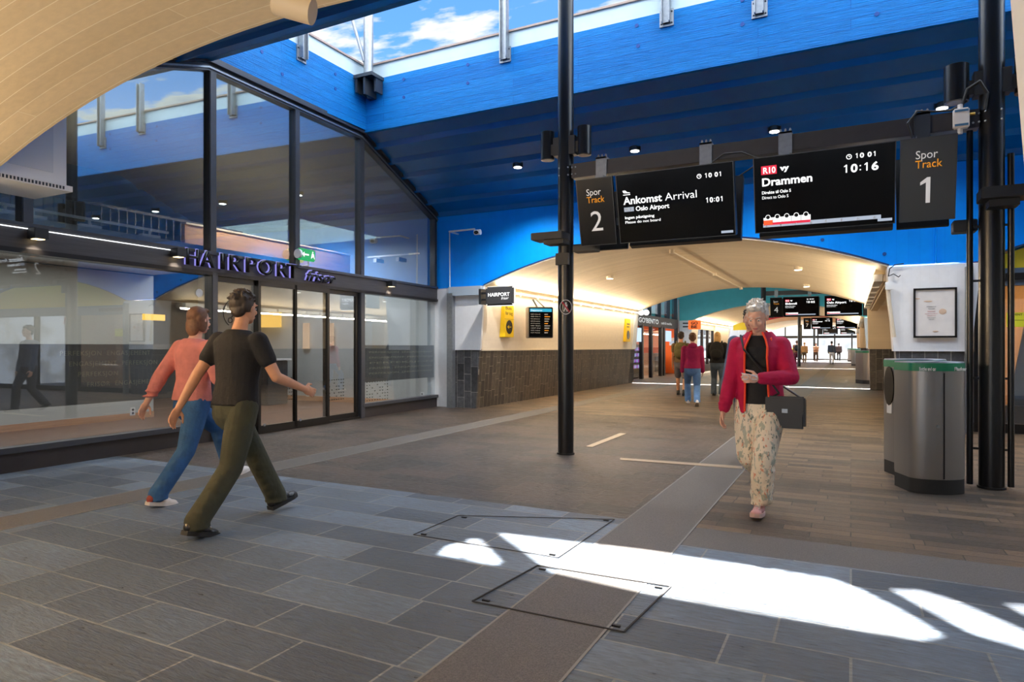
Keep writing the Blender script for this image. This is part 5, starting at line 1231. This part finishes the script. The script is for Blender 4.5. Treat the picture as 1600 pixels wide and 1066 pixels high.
    # ---- hair
    if hair:
        hm, style = hair; hb = MB()
        hb.ell(hd(0, -.030, .045), (.082, .092, .085), R4, 20)
        hb.ell(hd(0, .032, .092), (.062, .05, .028), R4, 16)
        for e in (-1, 1): hb.ell(hd(.066*e, -.035, .015), (.022, .05, .05), R4, 14)
        if style == 'short':
            hb.ell(hd(0, -.06, -.015), (.066, .045, .06), R4, 16)
            rr = random.Random(5)
            for i in range(90): 
                a = rr.uniform(0, 2*PI); b = rr.uniform(.15, 1.3); v = V3(math.cos(a)*math.cos(b)*.078, math.sin(a)*math.cos(b)*.088-.03, math.sin(b)*.082+.045)
                hb.rc(hd(*v), .013, hd(v.x*1.12+rr.uniform(-.012, .016), v.y*1.08+rr.uniform(-.01, .01), v.z*1.09+rr.uniform(-.004, .008)), .007, 6)
        if style == 'bob': 
            for e in (-1, 1): hb.ell(hd(.066*e, -.02, -.03), (.022, .05, .075), R4, 14)
            hb.ell(hd(0, -.07, -.05), (.075, .045, .10), R4, 16)
        if style == 'long':
            for e in (-1, 1): hb.ell(hd(.068*e, -.02, -.05), (.024, .05, .11), R4, 14)
            hb.ell(hd(0, -.075, -.10), (.088, .045, .17), R4, 16)
        link('hair', solid(hb, .0055 if detail else .009, 1, W), hm, root)
    # ---- shoes
    if shoe:
        for sd in 'LR':
            a, fd, fu = C['f'+sd]; sx = V3(1, 0, 0); Mf = Matrix((sx, fd, fu)).transposed().to_4x4()
            b = MB(); b.ell(a-fd*.035-fu*.03, (.038, .045, .045), Mf, 14); b.ell(a+fd*.05-fu*.04, (.042, .085, .034), Mf, 14); b.ell(a+fd*.13-fu*.052, (.044, .058, .026), Mf, 14); b.rc(a-fu*.03, .043, a+fu*.03, .042, 14)
            so = link('shoe', solid(b, .007, 3, W), shoe[0], root)
            b = MB(); o = a+fd*.045-fu*.075
            P_ = [(-.034, -.12), (.034, -.12), (.044, -.02), (.048, .09), (.034, .135), (0, .15), (-.034, .135), (-.048, .09), (-.044, -.02)]
            b.rings([[o+sx*x+fd*y-fu*.008 for x, y in P_], [o+sx*x+fd*y+fu*.022 for x, y in P_]]); b.build('sole', shoe[1], so, M=W)
            if len(shoe) > 2: 
                b = MB(); b.ell(a-fd*.05-fu*.03, (.04, .036, .04), Mf, 12); link('heel_counter', solid(b, .006, 2, W), shoe[2], so)
            if detail:
                b = MB()
                for j in range(4): c = a+fd*(.045+.02*j)+fu*(.004-.008*j); b.cyl(c-sx*.02, c+sx*.02, .0035, n=6)
                b.build('laces', M_lwd if shoe[0] is not M_lwd else M_sign, so, M=W)
    # ---- trousers
    if cloth and 'trousers' in cloth:
        m = cloth['trousers']; b = MB(); g = .022*legw
        R = []
        for z, rx, ry in ((.74, .07, .05), (.78, .125, .085), (.82, .155, .105), (.86, .168, .112), (.93, .165, .11), (1.0, .152, .106), (1.03, .15, .105)): R.append(ring(up(0, 0, z), rx+.012, ry+.014, Rt))
        b.rings(R)
        for sd in 'LR':
            h, k, a = hips[sd], kne[sd], ank[sd]
            b.rc(h, .088+.6*g, h*.5+k*.5, .075+g, 16)
            if shorts: b.rc(h*.5+k*.5, .075+g, h*.12+k*.88, .07+g, 16); continue
            fl = (hem or .052+g*1.1); a = a+V3(0, 0, .035) if hem else a; b.rc(h*.5+k*.5, .075+g, k, .056+g, 16); b.rc(k, .056+g, k*.5+a*.5, .054+g, 16); b.rc(k*.5+a*.5, .054+g, a+V3(0, 0, .01), fl, 16)
            for j in range(5):                                            # folds
                f = .25+.15*j; c = k*(1-f)+a*f; b.rc(c+V3(.02, -.03, 0), .035+g, c+V3(-.03, .01, -.03), .033+g, 10)
            b.cyl(a+V3(0, 0, .03), a+V3(0, .005, -.035), fl-.004, fl+.006, 16)
        link('shorts' if shorts else 'trousers', solid(b, max(vox, .008), 3, W), m, root)
    # ---- top
    def sleeves(b, g, upto=1.0, cuff=True):
        for sd in 'LR':
            S0, E, w = sh[sd], el[sd], wr[sd]
            b.rc(S0, .062+g, S0*.5+E*.5, .052+g, 14)
            if upto > .45: b.rc(S0*.5+E*.5, .052+g, E, .046+g, 14)
            if upto > .5: q = E*(1-(upto-.5)*2)+w*((upto-.5)*2); b.rc(E, .046+g, E*.6+q*.4, .046+g, 14); b.rc(E*.6+q*.4, .046+g, q, .034+g, 14)
            if detail and upto > .6:
                for j in range(4): f = .2+.2*j; c = E*(1-f)+w*f; b.ell(c, (.05+g, .05+g, .012), None, 10)
    if cloth and 'top' in cloth:
        m, up_to, g = cloth['top']; b = MB(); trunk(b, g, .86, 1.45, belly=cloth.get('belly', 0)); 
        if 'jacket' not in cloth: sleeves(b, g*.6, up_to)
        else: pass
        link('shirt', solid(b, max(vox, .008), 3, W), m, root)
    if cloth and 'jacket' in cloth:
        m, g, openw = cloth['jacket']; b = MB(); n = 26; rows = []
        for z, rx, ry, y in ((.84, .185, .125, 0), (.92, .182, .125, 0), (1.0, .172, .122, 0), (1.1, .163, .12, .004), (1.2, .168, .13, .008), (1.3, .178, .14, .008), (1.38, .178, .125, 0), (1.44, .135, .098, -.012), (1.50, .085, .078, -.005)):
            ow = openw*(1.0 if z < 1.3 else .9 if z < 1.45 else .8)
            a0 = PI/2+ow; a1 = PI/2+2*PI-ow
            out, inn = [], []
            for i in range(n+1):
                a = a0+(a1-a0)*i/n; f = 1.0+.10*max(0, 1-min(i, n-i)/2.0)
                out.append(up((rx+g)*math.cos(a)*f, (ry+g)*math.sin(a)*f+y, z)); inn.append(up((rx+g-.02)*math.cos(a)*f, (ry+g-.02)*math.sin(a)*f+y, z))
            rows.append(out+inn[::-1])
        b.rings(rows); sleeves(b, g*.5+.008, .97)
        j = link('jacket', solid(b, .009, 3, W), m, root)
        if cloth.get('lining'):
            for e in (-1, 1):
                b = MB(); q = []
                for z, rx, ry, y in ((.86, .18, .125, 0), (1.0, .172, .122, 0), (1.1, .163, .12, .004), (1.2, .168, .13, .008), (1.3, .178, .14, .008), (1.38, .178, .125, 0), (1.44, .135, .098, -.012), (1.50, .09, .08, 0)):
                    ow = openw*(1.0 if z < 1.3 else .9 if z < 1.45 else .8); a = PI/2-ow*e*.97; q.append(up((rx+g)*math.cos(a)*1.06, (ry+g)*math.sin(a)*1.09+y, z))
                b.tube(q, .0085, 8)
                b.build('orange_trim', cloth['lining'], j, True, M=W)
            col = MB()
            for e in (-1, 1): col.strip([up(.05*e, .105, 1.36), up(.075*e, .075, 1.44), up(.07*e, 0.02, 1.50), up(0, -.075, 1.52)], [up(.10*e, .11, 1.35), up(.11*e, .065, 1.44), up(.085*e, .015, 1.475), up(0, -.085, 1.50)], (0, .006, .006))
            col.build('collar', cloth['lining'], j, True, M=W)
            for sd in 'LR':
                w = wr[sd]; d = (el[sd]-w).normalized(); MB().cyl(w+d*.005, w+d*.03, .043, n=18).build('cuff', cloth['lining'], j, True, M=W)
    return dict(root=root, W=W, up=up, wr=wr, el=el, hips=hips, sh=sh, hd=hd, Rt=Rt, R4=R4)
def fabric(name, col, nz=.12, ns=14, **k): return mat(name, col, .85, noise=nz, nscale=ns, bump=.25, bscale=40, **k)

# --- woman in crimson jacket
def speckle(name, base, cols):
    m = bpy.data.materials.new(name); m.use_nodes = True; nt = m.node_tree; N = nt.nodes; L = nt.links; b = N['Principled BSDF']; b.inputs['Roughness'].default_value = .85
    tc = N.new('ShaderNodeTexCoord'); last = None
    rgb = N.new('ShaderNodeRGB'); rgb.outputs[0].default_value = base; last = rgb.outputs[0]
    for i, (c, sc, th) in enumerate(cols):
        mp = N.new('ShaderNodeMapping'); mp.inputs['Location'].default_value = (i*3.1, i*1.7, 0); mp.inputs['Rotation'].default_value = (0, .5*i, .7*i); mp.inputs['Scale'].default_value = (1, 1, .45); L.new(tc.outputs['Object'], mp.inputs[0])
        n = N.new('ShaderNodeTexNoise'); n.inputs['Scale'].default_value = sc; n.inputs['Detail'].default_value = 2; L.new(mp.outputs[0], n.inputs['Vector'])
        r = N.new('ShaderNodeValToRGB'); r.color_ramp.elements[0].position = th; r.color_ramp.elements[1].position = th+.03; L.new(n.outputs['Fac'], r.inputs[0])
        mx = N.new('ShaderNodeMix'); mx.data_type = 'RGBA'; mx.inputs['B'].default_value = c; L.new(last, mx.inputs['A']); L.new(r.outputs[0], mx.inputs['Factor']); last = mx.outputs['Result']
    L.new(last, b.inputs['Base Color']); MATS[name] = m; return m
M_pattern = speckle('patterned_cotton', srgb(232, 220, 200), [(srgb(176, 180, 166), 34, .56), (srgb(214, 150, 124), 42, .62), (srgb(128, 134, 120), 52, .63)])
fp = P(1188, 806, Z=0)
M_crimson = fabric('crimson_softshell', srgb(176, 6, 68)); M_orange = mat('orange_trim', srgb(245, 70, 30), .6)
M_greyhair = mat('grey_hair', srgb(214, 208, 200), .9, spec=.1, noise=.3, nscale=60, stretch=(1, 1, .3), bump=1.0, bscale=70); M_blk = fabric('black_jersey', srgb(22, 22, 26))
wo = person('person', 'walking grey-haired woman in open crimson jacket, black top and patterned cream trousers', (fp.x-.02, fp.y+.14, 0), PI-.06, H=1.69, vox=.0055, lean=.05, pelz=.90,
    feetL=(.07, .14, .0, -.12), feetR=(-.05, -.30, .16, .9), handR=(.27, .10, .80), handL=(-.05, .27, 1.10), elbowL=(-1, -.5, -.3), headpitch=.38, headyaw=-.05, female=True, legw=1.5, hem=.06,
    cloth=dict(trousers=M_pattern, top=(M_blk, 0, .018), jacket=(M_crimson, .012, .50), lining=M_orange), hair=(M_greyhair, 'short'), shoe=(mat('pink_knit', srgb(214, 160, 158), .8), mat('pink_sole', srgb(200, 170, 165), .6)), curlL=.75, curlR=.4)
W = wo['W']; R = wo['root']
# black crossbody bag with strap (carried, so a thing of its own), glasses in her hand
bc = W @ (wo['hips']['L']+V3(-.12, .09, -.02))
t = thing('crossbody_bag', 'black crossbody bag hanging at the hip of the woman in crimson', 'bag', bc-Vector((0, 0, .15)), PI-.06)
Wb = WM[t]
MB().bx(-.14, .14, -.045, .045, .0, .24, bev=.02).build('bag_body', mat('black_leather', srgb(22, 22, 26), .45), t, M=Wb, smooth=True)
MB().bx(-.142, .142, .03, .056, .11, .245, bev=.01).build('flap', mat('black_leather'), t, M=Wb); MB().bx(-.02, .02, .055, .062, .12, .15).build('clasp', M_steel, t, M=Wb)
pts = [bc+Vector((-.1, 0, .08)), W @ wo['up'](-.17, .155, 1.02), W @ wo['up'](-.05, .17, 1.2), W @ wo['up'](.09, .15, 1.36), W @ wo['up'](.14, .03, 1.47), W @ wo['up'](.06, -.16, 1.3), W @ wo['up'](-.15, -.14, 1.05), bc+Vector((.1, .05, .08))]
MB().tube(pts, .008).build('strap', mat('black_leather'), t)
g = W @ (wo['wr']['L']+(wo['wr']['L']-wo['el']['L']).normalized()*.10)
t = thing('eyeglasses', 'folded wire eyeglasses held in the raised hand of the woman in crimson', 'glasses', g)
mb = MB()
for e in (-1, 1):
    c = g+Vector((.03*e+.02, -.035, .01)); 
    for i in range(12): a, b = i*PI/6, (i+1)*PI/6; mb.cyl(c+Vector((.022*math.cos(a), 0, .017*math.sin(a))), c+Vector((.022*math.cos(b), 0, .017*math.sin(b))), .0022, n=6)
mb.build('rims', M_steel, t); MB().tube([g+Vector((.07, -.035, .01)), g+Vector((.03, .0, .03)), g+Vector((-.05, .03, .04))], .0022, 6).build('temple', M_steel, t)

# --- man behind her in slate-blue jacket
M_slate = fabric('slate_jacket', srgb(88, 100, 128)); M_dkjean = fabric('dark_trousers', srgb(58, 60, 70)); M_dkhair = mat('dark_hair', srgb(52, 42, 36), .6, noise=.2, nscale=40)
man = person('person', 'man in slate-blue jacket walking directly behind the woman in crimson', (P(1176, 718, Z=0).x, 7.9, 0), PI, H=1.74, vox=.009, pelz=.91, feetL=(0, .22, 0, 0), feetR=(0, -.25, .06, .5), detail=True,
    cloth=dict(trousers=M_dkjean, top=(M_slate, 1.0, .02)), hair=(M_dkhair, 'short'), shoe=(M_blackm, M_rubber), handR=(.27, .12, .82), legw=.8)
# --- left foreground walkers
M_olive = fabric('olive_trousers', srgb(58, 60, 46)); M_jean = fabric('blue_denim', srgb(44, 88, 138), .18); M_pinkt = fabric('dusty_pink_shirt', srgb(206, 128, 122))
M_blkshoe = mat('black_trainer', srgb(24, 24, 28), .35)
a = person('person', 'walking person in black T-shirt and olive trousers nearest the camera on the left', (-4.0, 3.36, 0), -.04, H=1.76, vox=.0055, lean=.07, pelz=.875, feetR=(-.02, -.36, .02, .28), feetL=(.03, .42, .03, -.25),
    handR=(.30, .36, .98), handL=(-.27, -.26, .86), elbowR=(.3, -1, -.4), cloth=dict(trousers=M_olive, top=(M_blk, .42, .022)), hair=(M_dkhair, 'short'), shoe=(M_blkshoe, M_rubber, mat('black_heel', srgb(30, 30, 34), .3)), skin=M_skin2, legw=1.15, twist=.12)

b_ = person('person', 'walking person in dusty pink shirt, blue jeans and white trainers by shop window', (-5.06, 3.80, 0), -.05, H=1.70, vox=.0055, lean=.06, pelz=.87, feetR=(-.02, -.36, .01, .22), feetL=(.02, .45, .09, -.2),
    handR=(.28, .30, .95), handL=(-.26, -.25, .86), elbowR=(.3, -1, -.4), cloth=dict(trousers=M_jean, top=(M_pinkt, .8, .028)), hair=(mat('brown_hair', srgb(110, 76, 54), .6, noise=.2, nscale=40), 'bob'), shoe=(mat('white_trainer', srgb(226, 218, 212), .5), mat('white_sole', srgb(220, 214, 208), .6), mat('rust_heel', srgb(150, 62, 50), .5)), female=True, legw=.9, twist=.12)
# --- mid-distance group in the tunnel
def backpack(pr, m, lab, w=.17, h=.24, name='backpack'):
    W = pr['W']; c = pr['up'](0, -.2, 1.24); t = thing(name, lab, 'backpack', W @ c)
    b = MB(); b.ell(c, (w, .09, h), pr['Rt'].to_4x4(), 18); b.ell(c+V3(0, -.07, -.07), (w*.75, .05, h*.5), None, 14)
    link('pack_body', solid(b, .012, 2, W), m, t)
    for e in (-1, 1): MB().tube([pr['up'](.1*e, -.14, 1.4), pr['up'](.12*e, -.02, 1.505), pr['up'](.13*e, .155, 1.36), pr['up'](.15*e, .13, 1.2), pr['up'](.17*e, -.08, 1.08)], .016).build('shoulder_strap', m, t, M=W)
def at(px, foot): return P(px, foot, Z=0)
M_mag = fabric('magenta_hoodie', srgb(166, 24, 84)); M_ltjean = fabric('light_denim', srgb(92, 130, 178), .15); M_gold = mat('blonde_hair', srgb(206, 166, 104), .6, noise=.15, nscale=30); M_brown = mat('brown_hair')
q = at(1082, 634)
p5 = person('person', 'person in magenta hooded top and light jeans walking away in the passage', (q.x, q.y, 0), .25, H=1.62, vox=.010, pelz=.90, feetL=(0, .26, .04, 0), feetR=(0, -.26, .06, .45), detail=False, cloth=dict(trousers=M_ltjean, top=(M_mag, 1.0, .03)), hair=(M_brown, 'short'), shoe=(mat('white_trainer'), mat('white_sole')))
bb = MB(); bb.ell(p5['up'](0, -.11, 1.46), (.11, .06, .07), None, 14); link('hood', solid(bb, .01, 2, p5['W']), M_mag, p5['root'])
q = at(1064, 618)
p6 = person('person', 'bare-legged person in shorts with olive backpack beside the magenta hooded person', (q.x, q.y, 0), .1, H=1.70, vox=.010, pelz=.915, feetL=(0, .14, 0, 0), feetR=(0, -.16, .02, .2), detail=False, skin=M_skin2, cloth=dict(trousers=fabric('grey_shorts', srgb(112, 112, 122)), top=(fabric('khaki_tee', srgb(120, 100, 70)), .42, .022)), hair=(M_dkhair, 'short'), shoe=(M_blackm, M_rubber), shorts=True)
backpack(p6, fabric('olive_pack', srgb(104, 98, 58)), 'olive backpack worn by the person in shorts')
q = at(1121, 619)
p7 = person('person', 'blonde person in black jacket and blue-grey jeans walking away in the passage', (q.x, q.y, 0), .05, H=1.70, vox=.010, pelz=.915, feetL=(-.02, .12, 0, 0), feetR=(.03, -.16, .02, .2), detail=False, cloth=dict(trousers=fabric('grey_denim', srgb(84, 102, 122)), top=(M_blk, 1.0, .05)), hair=(M_gold, 'long'), shoe=(M_blackm, M_rubber), handL=(-.16, .2, 1.1), handR=(.16, .2, 1.1))
backpack(p7, M_blk, 'black backpack worn by the blonde person', .19, .26)
far = [(1245, 571, 1.74, 'person in brown jacket with black shoulder bag half hidden behind the woman in crimson', srgb(150, 104, 70), srgb(110, 40, 62), 0, 0),
       (1257, 566.5, 1.66, 'person in pale tan top far down the passage left of the thin dark pole', srgb(196, 160, 120), srgb(120, 110, 100), 0, 0),
       (1275, 565.2, 1.62, 'person in tan jacket with arms folded far down the passage', srgb(168, 136, 118), srgb(70, 62, 66), PI, 0),
       (1299.5, 569.2, 1.72, 'person in dark blue jacket and white trousers far down the passage', srgb(62, 74, 94), srgb(232, 232, 238), 0, 0),
       (1310.5, 563.5, 1.64, 'person in long dark brown coat farthest down the passage', srgb(84, 72, 72), srgb(40, 38, 42), 0, .03)]
for i, (px, py, h, lab, c1, c2, rz, bel) in enumerate(far):
    q = at(px, py)
    pr = person('person', lab, (q.x, q.y, 0), rz, H=h, vox=.018, pelz=.91, feetL=(0, .2, 0, 0), feetR=(0, -.2, .04, .3), detail=False, cloth=dict(trousers=fabric('far_trousers%d' % i, c2), top=(fabric('far_top%d' % i, c1), 1.0, .045+bel)), hair=((M_brown, M_gold, M_dkhair, M_dkhair, M_dkhair)[i], 'short'), shoe=(M_blackm, M_rubber), handL=(-.1, .28, 1.15) if i == 2 else None, handR=(.1, .28, 1.15) if i == 2 else None)
    if i == 0: backpack(pr, M_blk, 'black bag on the back of the person in brown jacket', .16, .22)
# ================================================================= sky, sun and render settings
w = bpy.data.worlds.new('sky'); S.world = w; w.use_nodes = True; nt = w.node_tree; N = nt.nodes; L = nt.links
bg = N['Background']
tc = N.new('ShaderNodeTexCoord'); sp_ = N.new('ShaderNodeSeparateXYZ'); L.new(tc.outputs['Generated'], sp_.inputs[0])
gr = N.new('ShaderNodeValToRGB'); e = gr.color_ramp.elements
e[0].position = 0.03; e[0].color = (.85, .9, .98, 1); y_ = gr.color_ramp.elements.new(.12); y_.color = (.34, .55, .92, 1); e = gr.color_ramp.elements; e[len(e)-1].position = .75; e[len(e)-1].color = (.05, .16, .50, 1)
x = gr.color_ramp.elements.new(.42); x.color = (.10, .28, .68, 1)
L.new(sp_.outputs['Z'], gr.inputs[0])
dv = N.new('ShaderNodeMath'); dv.operation = 'MAXIMUM'; dv.inputs[1].default_value = .08; L.new(sp_.outputs['Z'], dv.inputs[0])
pr_ = N.new('ShaderNodeVectorMath'); pr_.operation = 'DIVIDE'; cbz = N.new('ShaderNodeCombineXYZ')
for i in range(3): L.new(dv.outputs[0], cbz.inputs[i])
L.new(tc.outputs['Generated'], pr_.inputs[0]); L.new(cbz.outputs[0], pr_.inputs[1])
mp = N.new('ShaderNodeMapping'); mp.inputs['Scale'].default_value = (1.0, 1.9, 1); mp.inputs['Location'].default_value = (.35, 1.1, 0); L.new(pr_.outputs[0], mp.inputs[0])
n = N.new('ShaderNodeTexNoise'); n.inputs['Scale'].default_value = 3.0; n.inputs['Detail'].default_value = 9; n.inputs['Roughness'].default_value = .52; L.new(mp.outputs[0], n.inputs['Vector'])
cr = N.new('ShaderNodeValToRGB'); cr.color_ramp.elements[0].position = .485; cr.color_ramp.elements[1].position = .58; L.new(n.outputs['Fac'], cr.inputs[0])
cc = N.new('ShaderNodeValToRGB'); cc.color_ramp.elements[0].position = .56; cc.color_ramp.elements[0].color = (.62, .62, .61, 1); cc.color_ramp.elements[1].position = .78; cc.color_ramp.elements[1].color = (.38, .42, .50, 1); L.new(n.outputs['Fac'], cc.inputs[0])
mx = N.new('ShaderNodeMix'); mx.data_type = 'RGBA'; L.new(cr.outputs[0], mx.inputs['Factor']); L.new(gr.outputs[0], mx.inputs['A']); L.new(cc.outputs[0], mx.inputs['B'])
L.new(mx.outputs['Result'], bg.inputs[0]); bg.inputs[1].default_value = 1.2
sl = bpy.data.lights.new('sun', 'SUN'); sl.energy = 26; sl.angle = math.radians(.35); sl.color = (1, .96, .9)
so = bpy.data.objects.new('sun', sl); COL.objects.link(so)
d = Vector((KX, -KY, -1)).normalized(); so.rotation_euler = d.to_track_quat('-Z', 'Y').to_euler(); so.location = (-3, 12, 12)

S.view_settings.view_transform = 'Standard'; S.view_settings.look = 'None'; S.view_settings.gamma = 1; S.view_settings.exposure = .65
S.view_settings.use_curve_mapping = False
S.cycles.use_denoising = True; S.cycles.max_bounces = 10; S.cycles.diffuse_bounces = 5; S.cycles.glossy_bounces = 5; S.cycles.transparent_max_bounces = 16; S.cycles.transmission_bounces = 4
S.cycles.sample_clamp_indirect = 6; S.cycles.caustics_reflective = False; S.cycles.caustics_refractive = False
